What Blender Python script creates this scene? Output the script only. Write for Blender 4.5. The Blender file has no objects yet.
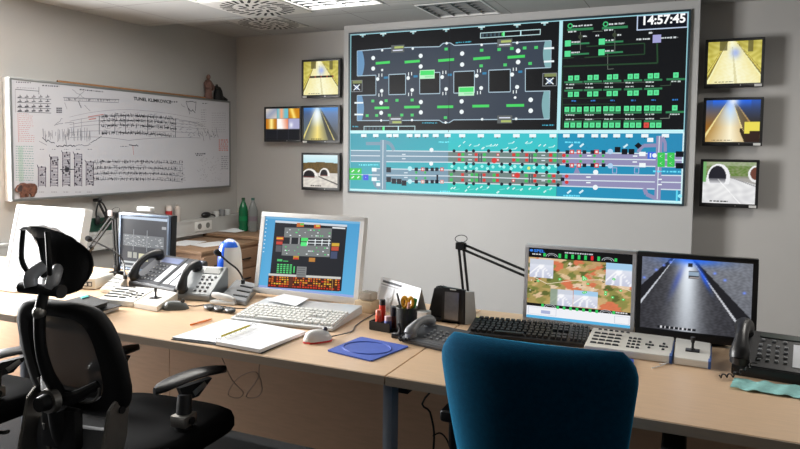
import bpy, bmesh, math, random
from math import sin, cos, pi, radians as R, sqrt
from mathutils import Vector as V, Matrix as MX
random.seed(7)
SC = bpy.context.scene
COL = SC.collection

# ------------------------------------------------------------------ camera
F_PX, CY_PX = 677.72, 193.16
YAW, PITCH, ROLL = 0.4244, 0.0621, 0.0114
fw = V((-sin(YAW)*cos(PITCH), cos(YAW)*cos(PITCH), -sin(PITCH)))
r0 = V((cos(YAW), sin(YAW), 0)); u0 = r0.cross(fw)
rt = cos(ROLL)*r0 + sin(ROLL)*u0
up = cos(ROLL)*u0 - sin(ROLL)*r0
EYE = V((0, 0, 1.4))
cd = bpy.data.cameras.new('camera'); cam = bpy.data.objects.new('camera', cd); COL.objects.link(cam)
m = MX((rt, up, -fw)).transposed().to_4x4(); m.translation = EYE; cam.matrix_world = m
cd.sensor_width = 36; cd.lens = F_PX/800*36; cd.shift_y = -(224.5-CY_PX)/800; cd.clip_start = 0.05
SC.camera = cam

def at(px, py, ax, val):
    """measured photo point -> point of the room on the plane ax = val"""
    d = fw + rt*((px-400)/F_PX) - up*((py-CY_PX)/F_PX)
    i = 'xyz'.index(ax); return EYE + d*((val-EYE[i])/d[i])

# ------------------------------------------------------------------ colours and materials
def lin(c):
    return tuple((x/255/12.92 if x/255 <= .04045 else ((x/255+.055)/1.055)**2.4) for x in c)
def mat(name, rgb, rough=.5, metal=0., spec=.5, noise=None, bump=None, sheen=0, coat=0):
    """procedural surface; noise=(scale, amount[, stretch]) varies the colour, bump=(scale, strength)"""
    m = bpy.data.materials.new(name); m.use_nodes = True; nt = m.node_tree; b = nt.nodes['Principled BSDF']
    c = lin(rgb) + (1,)
    b.inputs['Base Color'].default_value = c; b.inputs['Roughness'].default_value = rough
    b.inputs['Metallic'].default_value = metal; b.inputs['Specular IOR Level'].default_value = spec
    if sheen: b.inputs['Sheen Weight'].default_value = sheen
    if coat: b.inputs['Coat Weight'].default_value = coat
    tc = nt.nodes.new('ShaderNodeTexCoord')
    if noise:
        mp = nt.nodes.new('ShaderNodeMapping'); nt.links.new(tc.outputs['Object'], mp.inputs[0])
        mp.inputs['Scale'].default_value = noise[2] if len(noise) > 2 else (1, 1, 1)
        n = nt.nodes.new('ShaderNodeTexNoise'); n.inputs['Scale'].default_value = noise[0]; n.inputs['Detail'].default_value = 5
        nt.links.new(mp.outputs[0], n.inputs[0])
        r = nt.nodes.new('ShaderNodeValToRGB'); nt.links.new(n.outputs['Fac'], r.inputs[0])
        a = noise[1]
        r.color_ramp.elements[0].position = .3; r.color_ramp.elements[1].position = .7
        r.color_ramp.elements[0].color = tuple(x*(1-a) for x in c[:3])+(1,)
        r.color_ramp.elements[1].color = tuple(min(1, x*(1+a)) for x in c[:3])+(1,)
        nt.links.new(r.outputs[0], b.inputs['Base Color'])
    if bump:
        n2 = nt.nodes.new('ShaderNodeTexNoise'); n2.inputs['Scale'].default_value = bump[0]; nt.links.new(tc.outputs['Object'], n2.inputs[0])
        bp = nt.nodes.new('ShaderNodeBump'); bp.inputs['Strength'].default_value = bump[1]; bp.inputs['Distance'].default_value = .002
        nt.links.new(n2.outputs['Fac'], bp.inputs['Height']); nt.links.new(bp.outputs[0], b.inputs['Normal'])
    return m

WALL = mat('wall_paint', (174, 172, 169), .85, noise=(1.3, .03), bump=(220, .15))
CEIL = None
WOOD = mat('beech_laminate', (218, 186, 152), .33, noise=(9, .045, (1.5, 14, 14)), spec=.45)
WOODE = mat('beech_edge', (192, 172, 150), .5, noise=(9, .05, (1.5, 14, 14)))
PANEL = mat('beech_panel', (205, 168, 138), .6, noise=(7, .05, (1.5, 10, 10)))
CABW = mat('cabinet_wood', (146, 116, 92), .55, noise=(8, .1, (2, 2, 16)))
CABT = mat('cabinet_top_wood', (150, 120, 94), .5, noise=(8, .1, (2, 12, 2)))
BLK = mat('black_plastic', (24, 24, 26), .38, noise=(40, .1))
BLK2 = mat('matt_black_plastic', (20, 20, 22), .6, noise=(60, .15), bump=(400, .2))
DGR = mat('dark_grey_plastic', (62, 64, 68), .4, noise=(50, .06))
GRY = mat('mid_grey_plastic', (128, 131, 134), .4, noise=(40, .04))
LGR = mat('light_grey_plastic', (196, 198, 198), .42, noise=(30, .03))
WHP = mat('white_plastic', (228, 228, 226), .35, noise=(25, .02))
CRM = mat('cream_casing', (222, 220, 212), .5, noise=(25, .03))
SIL = mat('silver_metal', (196, 196, 198), .3, 1., noise=(60, .05))
SILP = mat('silver_plastic', (196, 198, 202), .3, .1, noise=(60, .03))
STEEL = mat('painted_steel', (160, 166, 176), .45, .1, noise=(30, .04))
FAB = mat('black_fabric', (9, 9, 10), .95, noise=(180, .3), bump=(500, .5), spec=.15)
FABH = mat('black_leatherette', (22, 22, 24), .42, noise=(60, .1), bump=(300, .25))
BLUEF = mat('teal_blue_velour', (3, 66, 98), .9, noise=(90, .12), bump=(350, .4), sheen=.7, spec=.1)
_b = BLUEF.node_tree.nodes['Principled BSDF']; _b.inputs['Sheen Tint'].default_value = (.05, .5, .85, 1); _b.inputs['Sheen Roughness'].default_value = .4
CARPET = mat('dark_carpet', (38, 39, 42), .95, noise=(260, .4), bump=(500, .8))
PAPER = mat('white_paper', (238, 240, 243), .7, noise=(12, .02))
RUBBER = mat('rubber', (14, 14, 15), .7, noise=(80, .1))
CABLEW = mat('white_cable', (190, 188, 182), .5, noise=(80, .05))

def col_mat(name, emit=1.0, rough=.5, spec=.3):
    """reads the picture stored in the mesh: a lit display when emit > 0, print on a surface otherwise"""
    m = bpy.data.materials.new(name); m.use_nodes = True; nt = m.node_tree; b = nt.nodes['Principled BSDF']
    a = nt.nodes.new('ShaderNodeVertexColor'); a.layer_name = 'Col'
    b.inputs['Roughness'].default_value = rough; b.inputs['Specular IOR Level'].default_value = spec
    if emit > 0:
        b.inputs['Base Color'].default_value = (.004, .004, .0045, 1)
        nt.links.new(a.outputs[0], b.inputs['Emission Color']); b.inputs['Emission Strength'].default_value = emit
    else:
        nt.links.new(a.outputs[0], b.inputs['Base Color'])
    return m
LCD = col_mat('lit_display', 1.0, .4, .12)
PRINT = col_mat('printed_surface', 0, .6)
BOARDM = col_mat('whiteboard_print', 0, .25, .4)

# ------------------------------------------------------------------ mesh builder
class B:
    def __init__(s): s.bm = bmesh.new()
    def _tf(s, vs, M):
        if M is not None: bmesh.ops.transform(s.bm, matrix=M, verts=vs)
    def box(s, c, d, rz=0, bev=0, seg=2, rx=0, ry=0, M=None, taper=None):
        r = bmesh.ops.create_cube(s.bm, size=1); vs = r['verts']
        for v in vs:
            k = taper if (taper and v.co.z > 0) else 1
            v.co = V((v.co.x*d[0]*k, v.co.y*d[1]*k, v.co.z*d[2]))
        T = MX.Translation(V(c)) @ MX.Rotation(rz, 4, 'Z') @ MX.Rotation(ry, 4, 'Y') @ MX.Rotation(rx, 4, 'X')
        bmesh.ops.transform(s.bm, matrix=T, verts=vs); s._tf(vs, M)
        if bev:
            es = list({e for v in vs for e in v.link_edges})
            bmesh.ops.bevel(s.bm, geom=es, offset=bev, segments=seg, profile=.6, affect='EDGES')
        return s
    def cyl(s, p, q, r, r2=None, n=16):
        p, q = V(p), V(q); d = q-p
        o = bmesh.ops.create_cone(s.bm, cap_ends=True, segments=n, radius1=r, radius2=r if r2 is None else r2, depth=d.length)
        T = MX.Translation((p+q)/2) @ d.to_track_quat('Z', 'Y').to_matrix().to_4x4()
        bmesh.ops.transform(s.bm, matrix=T, verts=o['verts']); return s
    def tube(s, pts, r, n=8, closed=False, smooth=4):
        P = [V(p) for p in pts]; rr = r if isinstance(r, (list, tuple)) else [r]*len(P)
        if smooth > 1 and len(P) > 2:                                  # Catmull-Rom
            Q, q = [], []; L = len(P); N = L if closed else L-1
            for i in range(N):
                a, b, c, d = (P[(i-1) % L], P[i], P[(i+1) % L], P[(i+2) % L]) if closed else (P[max(i-1, 0)], P[i], P[i+1], P[min(i+2, L-1)])
                for k in range(smooth):
                    t = k/smooth
                    Q.append(.5*((2*b)+(c-a)*t+(2*a-5*b+4*c-d)*t*t+(3*b-a-3*c+d)*t**3)); q.append(rr[i]*(1-t)+rr[(i+1) % L]*t)
            if not closed: Q.append(P[-1]); q.append(rr[-1])
            P, rr = Q, q
        L = len(P); rings = []; nrm = None
        for i, p in enumerate(P):
            t = (P[(i+1) % L]-P[i-1]) if closed else (P[min(i+1, L-1)]-P[max(i-1, 0)])
            t.normalize()
            if nrm is None: nrm = t.orthogonal().normalized()
            nrm = (nrm - t*nrm.dot(t)).normalized(); b = t.cross(nrm)
            rings.append([s.bm.verts.new(p+(nrm*cos(2*pi*k/n)+b*sin(2*pi*k/n))*rr[i]) for k in range(n)])
        for i in range(L if closed else L-1):
            A, C = rings[i], rings[(i+1) % L]
            for k in range(n): s.bm.faces.new((A[k], A[(k+1) % n], C[(k+1) % n], C[k]))
        if not closed: s.bm.faces.new(rings[0][::-1]); s.bm.faces.new(rings[-1])
        return s
    def lathe(s, prof, c=(0, 0, 0), n=24, M=None, sx=1, sy=1):
        rings = []; new = []
        for r, z in prof:
            ring = [s.bm.verts.new(V((c[0]+max(r, 1e-4)*cos(2*pi*k/n)*sx, c[1]+max(r, 1e-4)*sin(2*pi*k/n)*sy, c[2]+z))) for k in range(n)]
            rings.append(ring); new += ring
        for A, C in zip(rings, rings[1:]):
            for k in range(n): s.bm.faces.new((A[k], A[(k+1) % n], C[(k+1) % n], C[k]))
        s.bm.faces.new(rings[0][::-1]); s.bm.faces.new(rings[-1]); s._tf(new, M); return s
    def prism(s, pts, ext, M=None):
        """planar outline (3-D points) pushed along ext"""
        e = V(ext); a = [s.bm.verts.new(V(p)) for p in pts]; b = [s.bm.verts.new(V(p)+e) for p in pts]; n = len(a)
        s.bm.faces.new(a[::-1]); s.bm.faces.new(b)
        for k in range(n): s.bm.faces.new((a[k], a[(k+1) % n], b[(k+1) % n], b[k]))
        s._tf(a+b, M); return s
    def loft(s, rings, closed_u=True, caps=True):
        rs = [[s.bm.verts.new(V(p)) for p in ring] for ring in rings]; n = len(rs[0])
        for A, C in zip(rs, rs[1:]):
            for k in range(n if closed_u else n-1): s.bm.faces.new((A[k], A[(k+1) % n], C[(k+1) % n], C[k]))
        if caps and closed_u: s.bm.faces.new(rs[0][::-1]); s.bm.faces.new(rs[-1])
        return s
    def sheet(s, fn, nu, nv, off):
        """solid sheet: fn(u,v) is the front, off the vector (or fn) to its back"""
        g = [[None]*(nv+1) for _ in range(nu+1)]; h = [[None]*(nv+1) for _ in range(nu+1)]
        for i in range(nu+1):
            for j in range(nv+1):
                p = V(fn(i/nu, j/nv)); o = off(i/nu, j/nv) if callable(off) else off
                g[i][j] = s.bm.verts.new(p); h[i][j] = s.bm.verts.new(p+V(o))
        f = s.bm.faces.new
        for i in range(nu):
            for j in range(nv):
                f((g[i][j], g[i+1][j], g[i+1][j+1], g[i][j+1])); f((h[i][j], h[i][j+1], h[i+1][j+1], h[i+1][j]))
        for i in range(nu):
            f((g[i][0], h[i][0], h[i+1][0], g[i+1][0])); f((g[i][nv], g[i+1][nv], h[i+1][nv], h[i][nv]))
        for j in range(nv):
            f((g[0][j], g[0][j+1], h[0][j+1], h[0][j])); f((g[nu][j], h[nu][j], h[nu][j+1], g[nu][j+1]))
        return s
    def ball(s, c, d, n=16):
        o = bmesh.ops.create_uvsphere(s.bm, u_segments=n, v_segments=max(6, n//2), radius=.5)
        for v in o['verts']: v.co = V((v.co.x*d[0]+c[0], v.co.y*d[1]+c[1], v.co.z*d[2]+c[2]))
        return s
    def xf(s, M): bmesh.ops.transform(s.bm, matrix=M, verts=s.bm.verts); return s

def link(name, me, parent=None, loc=None, rot=None):
    o = bpy.data.objects.new(name, me); COL.objects.link(o)
    if parent is not None: o.parent = parent
    if loc is not None: o.location = loc
    if rot is not None: o.rotation_euler = rot
    return o
def obj(name, b, m, parent=None, loc=None, rot=None, sharp=35, sub=0):
    bmesh.ops.recalc_face_normals(b.bm, faces=b.bm.faces)
    me = bpy.data.meshes.new(name); b.bm.to_mesh(me); b.bm.free()
    me.shade_smooth()
    if sharp: me.set_sharp_from_angle(angle=R(sharp))
    me.materials.append(m)
    o = link(name, me, parent, loc, rot)
    if sub:
        md = o.modifiers.new('smooth', 'SUBSURF'); md.levels = sub; md.render_levels = sub
    return o
def tag(o, label, cat, group=None, kind=None):
    if label: o['label'] = label
    if cat: o['category'] = cat
    if group: o['group'] = group
    if kind: o['kind'] = kind
    return o
def thing(name, label, cat, loc=(0, 0, 0), rz=0, group=None):
    o = bpy.data.objects.new(name, None); COL.objects.link(o); o.empty_display_size = .05
    o.location = loc; o.rotation_euler = (0, 0, rz)
    return tag(o, label, cat, group)
def copy_tree(o, parent=None):
    c = o.copy(); COL.objects.link(c)
    if parent is not None: c.parent = parent
    for ch in list(o.children): copy_tree(ch, c)
    return c
def struct(name, b, m, **k): return tag(obj(name, b, m, **k), None, None, kind='structure')

# ------------------------------------------------------------------ flat pictures (displays, print)
_txt = {}
def text_geo(s, bold=0):
    k = (s, bold)
    if k not in _txt:
        cu = bpy.data.curves.new('lettering', 'FONT'); cu.body = s; cu.size = 1; cu.offset = bold; cu.align_x = 'LEFT'; cu.resolution_u = 3
        o = bpy.data.objects.new('lettering', cu); COL.objects.link(o)
        dg = bpy.context.evaluated_depsgraph_get(); ev = o.evaluated_get(dg); me = ev.to_mesh()
        vs = [tuple(v.co[:2]) for v in me.vertices]; fs = [tuple(p.vertices) for p in me.polygons]
        ev.to_mesh_clear(); bpy.data.objects.remove(o); bpy.data.curves.remove(cu)
        _txt[k] = (vs, fs)
    return _txt[k]
class Pic:
    """a picture laid out in two coordinates (a, b); layer lifts each mark a hair off the one below"""
    def __init__(s): s.v = []; s.f = []; s.c = []
    def poly(s, pts, col, lay=1):
        k = len(s.v); s.v += [(p[0], p[1], lay) for p in pts]; s.f.append(tuple(range(k, k+len(pts))))
        s.c.append(col if isinstance(col, list) else [col]*len(pts))
    def rect(s, a0, b0, a1, b1, col, lay=1): s.poly([(a0, b0), (a1, b0), (a1, b1), (a0, b1)], col, lay)
    def frame(s, a0, b0, a1, b1, w, col, lay=1, h=None):
        h = h or w
        for r in ((a0, b0, a1, b0+h), (a0, b1-h, a1, b1), (a0, b0, a0+w, b1), (a1-w, b0, a1, b1)): s.rect(*r, col, lay)
    def line(s, p, q, w, col, lay=1):
        d = V(q)-V(p); L = d.length or 1e-6; n = V((-d.y, d.x))/L*w/2; P, Q = V(p), V(q)
        s.poly([tuple(P-n), tuple(Q-n), tuple(Q+n), tuple(P+n)], col, lay)
    def path(s, pts, w, col, lay=1):
        for p, q in zip(pts, pts[1:]): s.line(p, q, w, col, lay)
    def disc(s, a, b, r, col, lay=1, n=12, ry=None):
        ry = ry or r; s.poly([(a+r*cos(2*pi*k/n), b+ry*sin(2*pi*k/n)) for k in range(n)], col, lay)
    def text(s, t, a, b, size, col, lay=2, bold=0, sx=1):
        vs, fs = text_geo(t, bold); k = len(s.v)
        s.v += [(a+x*size*sx, b+y*size, lay) for x, y in vs]
        for f in fs: s.f.append(tuple(i+k for i in f)); s.c.append([col]*len(f))
    def raster(s, fn, nu, nv, a0=0, b0=0, a1=1, b1=1, lay=1):
        k = len(s.v); cs = {}
        for i in range(nu+1):
            for j in range(nv+1):
                s.v.append((a0+(a1-a0)*i/nu, b0+(b1-b0)*j/nv, lay)); cs[i, j] = fn(i/nu, j/nv)
        for i in range(nu):
            for j in range(nv):
                q = [(i, j), (i+1, j), (i+1, j+1), (i, j+1)]
                s.f.append(tuple(k+a*(nv+1)+b for a, b in q)); s.c.append([cs[x] for x in q])
    def build(s, name, fn, m, parent=None):
        """fn(a, b, layer) -> local coordinates"""
        me = bpy.data.meshes.new(name); me.from_pydata([fn(*v) for v in s.v], [], s.f)
        ca = me.color_attributes.new('Col', 'FLOAT_COLOR', 'CORNER'); data = []
        for cs in s.c:
            for c in cs: data += list(lin(c))+[1.0]
        ca.data.foreach_set('color', data); me.materials.append(m)
        return link(name, me, parent)
def mix(a, b, t):
    t = max(0, min(1, t)); return tuple(a[i]*(1-t)+b[i]*t for i in range(3))
def clampc(c): return tuple(max(0, min(255, x)) for x in c)
SUNP, LAMPP, EXPO = 430, 28, 0.0

# ------------------------------------------------------------------ the room
def tile_mat(name, rgb, ox, oy, s):
    m = bpy.data.materials.new(name); m.use_nodes = True; nt = m.node_tree; b = nt.nodes['Principled BSDF']
    tc = nt.nodes.new('ShaderNodeTexCoord'); mp = nt.nodes.new('ShaderNodeMapping'); mp.inputs['Location'].default_value = (-ox, -oy, 0)
    nt.links.new(tc.outputs['Object'], mp.inputs[0])
    br = nt.nodes.new('ShaderNodeTexBrick'); br.offset = 0; br.squash = 1
    br.inputs['Scale'].default_value = 1; br.inputs['Brick Width'].default_value = s; br.inputs['Row Height'].default_value = s
    br.inputs['Mortar Size'].default_value = .0035; br.inputs['Mortar Smooth'].default_value = .1
    c = lin(rgb)
    br.inputs['Color1'].default_value = c+(1,); br.inputs['Color2'].default_value = tuple(x*.97 for x in c)+(1,)
    br.inputs['Mortar'].default_value = lin((120, 118, 114))+(1,)
    nt.links.new(mp.outputs[0], br.inputs[0]); nt.links.new(br.outputs['Color'], b.inputs['Base Color'])
    b.inputs['Roughness'].default_value = .9
    return m
CEIL = tile_mat('ceiling_tiles', (168, 168, 167), -2.59, 4.15, .5875)
XL, XR, YF, YB = -4.185, 2.6, -2.2, 5.38
ZN, ZF, YS = 2.385, 2.472, 4.23          # near ceiling, far ceiling, the step between them
Z = 1e-4
def holed(b, a0, a1, c0, c1, holes, mk):
    """rectangle minus holes, cut in cells; mk(a0,a1,c0,c1) adds a cell"""
    A = sorted({a0, a1, *[h[0] for h in holes], *[h[1] for h in holes]}); C = sorted({c0, c1, *[h[2] for h in holes], *[h[3] for h in holes]})
    for p, q in zip(A, A[1:]):
        for r, t in zip(C, C[1:]):
            x, y = (p+q)/2, (r+t)/2
            if not any(h[0] < x < h[1] and h[2] < y < h[3] for h in holes): mk(p, q, r, t)
def cell(b, x0, x1, y0, y1, z0, z1): b.box(((x0+x1)/2, (y0+y1)/2, (z0+z1)/2), (x1-x0, y1-y0, z1-z0))
LUM = [(-3.175, -2.60, 2.49, 3.655), (-2.59, -2.005, 2.98, 4.15), (-2.01, -1.49, 4.65, 5.16),
       (-1.3, -.71, .4, 1.57), (-3.2, -2.61, .2, 1.37), (.6, 1.19, .9, 2.07), (.6, 1.19, 3.0, 4.15)]
b = B(); b.box(((XL+XR)/2, (YF+YB)/2, -.05), (XR-XL+.4, YB-YF+.4, .1)); struct('floor', b, CARPET)
b = B(); holed(b, XL, XR, YF, YS, [l for i, l in enumerate(LUM) if i != 2], lambda a, c, d, e: cell(b, a, c, d, e, ZN, ZF+.02)); struct('ceiling', b, CEIL)
b = B(); holed(b, XL, XR, YS, YB, [LUM[2]], lambda a, c, d, e: cell(b, a, c, d, e, ZF, ZF+.02)); struct('ceiling', b, CEIL)
WIN = (1.35, 2.85, .45, 2.2)
b = B(); holed(b, YF-.2, YB+.2, 0, 2.5, [WIN], lambda a, c, d, e: cell(b, XL-.2, XL, a, c, d, e)); struct('wall_left', b, WALL)
b = B(); cell(b, XL, XR, YB, YB+.2, 0, 2.5); struct('wall_back', b, WALL)
b = B(); cell(b, -2.898, -.08, 5.2, YB, 0, ZF); struct('wall_pier', b, mat('pier_paint', (176, 176, 175), .85, noise=(1.1, .02), bump=(220, .15)))
b = B(); cell(b, XR, XR+.2, YF-.2, YB+.2, 0, 2.5); struct('wall_right', b, WALL)
b = B(); cell(b, XL, XR, YF-.2, YF, 0, 2.5); struct('wall_front', b, mat('darkened_unseen_wall', (58, 56, 54), .8, noise=(3, .1)))  # unseen wall made dark to cut bounce light on the blue chair back
# window in the left wall, beside the desks
def pane_mat():
    m = bpy.data.materials.new('window_glass'); m.use_nodes = True; nt = m.node_tree; nt.nodes.clear()
    o = nt.nodes.new('ShaderNodeOutputMaterial'); t = nt.nodes.new('ShaderNodeBsdfTransparent'); g = nt.nodes.new('ShaderNodeBsdfGlossy'); x = nt.nodes.new('ShaderNodeMixShader')
    g.inputs['Roughness'].default_value = .02; x.inputs[0].default_value = .06
    nt.links.new(t.outputs[0], x.inputs[1]); nt.links.new(g.outputs[0], x.inputs[2]); nt.links.new(x.outputs[0], o.inputs[0]); return m
GLASS = pane_mat()
w = thing('window_1', None, None); w['kind'] = 'structure'; w.location = (XL-.1, (WIN[0]+WIN[1])/2, (WIN[2]+WIN[3])/2)
b = B(); hw, hh = (WIN[1]-WIN[0])/2, (WIN[3]-WIN[2])/2
for y in (-hw+.03, 0, hw-.03): b.box((0, y, 0), (.06, .06, hh*2))
for z in (-hh+.03, hh-.03): b.box((0, 0, z), (.055, hw*2, .06))
obj('window_frame', b, WHP, w)
for s in (-1, 1):
    b = B(); b.box((0, s*hw/2, 0), (.006, hw-.06, hh*2-.1)); obj('pane', b, GLASS, w)

# ------------------------------------------------------------------ lights: daylight through the window, ceiling lamps
def area(name, loc, size, energy, col, direction):
    l = bpy.data.lights.new(name, 'AREA'); l.shape = 'RECTANGLE'; l.size, l.size_y = size; l.energy = energy; l.color = col
    o = bpy.data.objects.new(name, l); COL.objects.link(o); o.location = loc
    o.rotation_euler = V(direction).to_track_quat('-Z', 'Y').to_euler(); return o
area('daylight', (XL-.35, (WIN[0]+WIN[1])/2, 1.4), (1.45, 1.65), SUNP, (1, .995, .985), (1, .12, -.08))
W = bpy.data.worlds.new('sky'); SC.world = W; W.use_nodes = True
W.node_tree.nodes['Background'].inputs[0].default_value = (.75, .85, 1, 1); W.node_tree.nodes['Background'].inputs[1].default_value = 1.5

def emis(name, rgb, s):
    m = bpy.data.materials.new(name); m.use_nodes = True; b = m.node_tree.nodes['Principled BSDF']
    b.inputs['Base Color'].default_value = (.9, .9, .9, 1); b.inputs['Emission Color'].default_value = lin(rgb)+(1,); b.inputs['Emission Strength'].default_value = s; return m
TUBE = emis('fluorescent_tube', (255, 250, 240), 3); TUBEOFF = mat('unlit_tube', (225, 225, 220), .3)
REFL = mat('louvre_aluminium', (205, 206, 208), .28, .85)
LUML = ['lit louvred ceiling light with four bright bands, nearest the ceiling step', None]
def luminaire(x0, x1, y0, y1, z, lit, label):
    t = thing('louvre_ceiling_light', label, 'ceiling light', ((x0+x1)/2, (y0+y1)/2, z), 0, 'recessed louvred ceiling lights')
    X, Y = (x1-x0)/2-.002, (y1-y0)/2-.002
    b = B(); b.box((0, 0, .0805), (2*X, 2*Y, .008))
    for s in (-1, 1): b.box((s*(X-.008), 0, .0365), (.016, 2*Y, .08)); b.box((0, s*(Y-.008), .0365), (2*X-.032, .016, .08))
    obj('housing', b, WHP, t)
    w = (2*X-.032)/4
    for k in range(4):
        cx = -X+.016+w*(k+.5)
        b = B(); b.sheet(lambda u, v: (cx+(u-.5)*(w-.012), (v-.5)*(2*Y-.034), .006+.055*(1-(2*u-1)**2)), 8, 1, (0, 0, .004)); obj('reflector', b, REFL, t)
        b = B(); b.cyl((cx, -Y+.03, .035), (cx, Y-.03, .035), .008); obj('tube_lamp', b, TUBE if lit else TUBEOFF, t)
    b = B(); n = max(5, int(2*Y/.075))
    for k in range(n): b.box((0, -Y+.016+(2*Y-.032)*(k+.5)/n, .009), (2*X-.034, .003, .016))
    for k in range(1, 4): b.box((-X+.016+w*k, 0, .011), (.008, 2*Y-.034, .02))
    obj('louvre', b, REFL if lit else mat('unlit_louvre', (150, 152, 152), .35, .7), t)  # unlit copy: darker louvre colour stands in for the missing lamp light
    if lit:
        l = area('lamp_glow', (0, 0, .004), (2*X-.06, 2*Y-.06), LAMPP, (1, .96, .9), (0, 0, -1)); l.parent = t
    return t
luminaire(*LUM[0], ZN, True, 'lit louvred ceiling light cut off at the top left, before the round diffuser')
luminaire(*LUM[1], ZN, True, 'lit louvred ceiling light with bright bands right of the round diffuser')
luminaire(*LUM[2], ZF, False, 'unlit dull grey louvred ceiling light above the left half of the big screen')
for i in (3, 4, 5, 6):  # unseen lights added for fill; only the last is lit
    luminaire(*LUM[i], ZN, i > 5, 'added louvred ceiling light out of view, '+('over the blue chair', 'left of and behind the camera', 'at the right of the room over the desk', 'by the right wall near the back')[i-3])

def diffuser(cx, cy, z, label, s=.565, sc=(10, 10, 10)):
    t = thing('swirl_air_diffuser', label, 'air vent', (cx, cy, z+.0006), 0, 'square ceiling plates with swirl air slots')
    b = B(); b.box((0, 0, -.003), (s, s*.95, .005), bev=.001); obj('plate', b, mat('vent_plate', (196, 194, 190), .5, .2), t)
    b = B()
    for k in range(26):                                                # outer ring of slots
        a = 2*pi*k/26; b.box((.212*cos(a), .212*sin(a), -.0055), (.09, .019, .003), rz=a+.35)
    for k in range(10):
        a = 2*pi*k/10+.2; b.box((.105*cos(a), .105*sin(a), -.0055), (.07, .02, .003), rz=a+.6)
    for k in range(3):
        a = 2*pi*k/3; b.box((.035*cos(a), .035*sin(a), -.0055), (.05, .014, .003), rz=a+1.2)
    obj('air_slots', b, mat('slot_shade', sc, .9), t)  # shallow boxes; their dark colour stands in for shade inside the slots
    return t
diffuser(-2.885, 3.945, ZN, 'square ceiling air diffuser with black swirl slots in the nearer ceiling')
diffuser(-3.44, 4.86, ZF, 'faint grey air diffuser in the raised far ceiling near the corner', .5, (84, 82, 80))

# ------------------------------------------------------------------ the video wall
VX0, VX1, VZ0, VZ1 = -2.8444, -.1379, -.3656+1.4, 1.0075+1.4
vw = thing('video_wall', 'huge wall screen showing tunnel diagrams and a 14:57:45 clock', 'screen', ((VX0+VX1)/2, 5.2, VZ0))
b = B(); w = VX1-VX0; h = VZ1-VZ0; e = .014
for z in (e/2, h-e/2): b.box((0, -.008, z), (w, .016, e), bev=.002)
for x in (-w/2+e/2, w/2-e/2): b.box((x, -.008, h/2), (e, .016, h-2*e))
obj('bezel', b, mat('screen_bezel', (45, 62, 72), .4), vw)
P = Pic()
def vp(px, py): q = at(px, py, 'y', 5.19); return (q.x, q.z)
c1 = lambda X, Y: vp(340+X/7.27, 25+Y/7.27)
c5 = lambda X, Y: vp(560+X/6.154, 5+Y/6.154)
c6 = lambda X, Y: vp(560+X/6.154, 70+Y/6.154)
c7 = lambda X, Y: vp(340+X/6.7, 128+Y/6.7)
cm = lambda X, Y: vp(450+X/6.418, 130+Y/6.418)
c8 = lambda X, Y: vp(560+X/5.754, 130+Y/5.754)
X0, X1, Z0, Z1 = VX0+.012, VX1-.012, VZ0+.012, VZ1-.012
ZS = vp(450, 131.9)[1]; XS = vp(559.6, 75)[0]
BK = (17, 19, 22); CY = (150, 225, 235); WT = (240, 248, 250); GN = (95, 225, 135); TN = (56, 66, 80); LN = (175, 200, 215)
P.rect(X0, ZS, X1, Z1, BK, 0)
# lower map background, each cube with its own tint
xa, xb = vp(448, 150)[0], vp(557.5, 150)[0]
def bgl(u, v): return mix((58, 158, 176), (72, 190, 200), .4+.6*u-.5*v)
def bgm(u, v): return mix((52, 200, 186), (60, 196, 206), v)
def bgr(u, v): return mix((34, 150, 188), (44, 138, 182), u)
P.raster(bgl, 4, 4, X0, Z0, xa, ZS, 0); P.raster(bgm, 4, 4, xa, Z0, xb, ZS, 0); P.raster(bgr, 4, 4, xb, Z0, X1, ZS, 0)
# borders
P.rect(X0, ZS-.012, X1, ZS+.014, (200, 245, 250), 5); P.rect(XS-.012, ZS, XS+.014, Z1, (185, 232, 240), 5)
P.rect(X0, Z0, X1, Z0+.022, (205, 250, 252), 5)
P.frame(X0, Z0, X1, Z1, .009, (150, 205, 215), 5); P.rect(X1-.012, Z0, X1, ZS, (225, 250, 252), 5)
# tunnels, top left
def quad(pts, col, lay=1): P.poly(pts, col, lay)
UT = [vp(357, 51), vp(396, 47.6), vp(439, 46.6), vp(443, 43.2), vp(450, 42.8), vp(454, 45.3), vp(551, 40.5), vp(550.6, 67.4), vp(357, 75.9)]
LT = [vp(357, 95.4), vp(549.7, 90.8), vp(549, 119), vp(453.5, 119.8), vp(449, 122.6), vp(443, 122.8), vp(439, 120.2), vp(357, 120.6)]
for T in (UT, LT):
    P.poly(T[::-1] if T is UT else T[::-1], TN, 1); P.path(T+[T[0]], .007, LN, 2)
def endcap(x0, x1, y0, y1, s):
    pts = [vp(x0, y0)]+[vp(x1+s*2.2*sin(pi*k/6), y0+(y1-y0)*k/6) for k in range(7)]+[vp(x0, y1)]
    P.poly(pts, (105, 150, 190) if s > 0 else (130, 175, 180), 2)
endcap(357, 362, 51, 75.6, 1); endcap(357, 361.6, 95.4, 120.4, 1); endcap(550.8, 545, 40.8, 67.2, -1); endcap(549.6, 543.8, 91, 118.8, -1)
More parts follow.
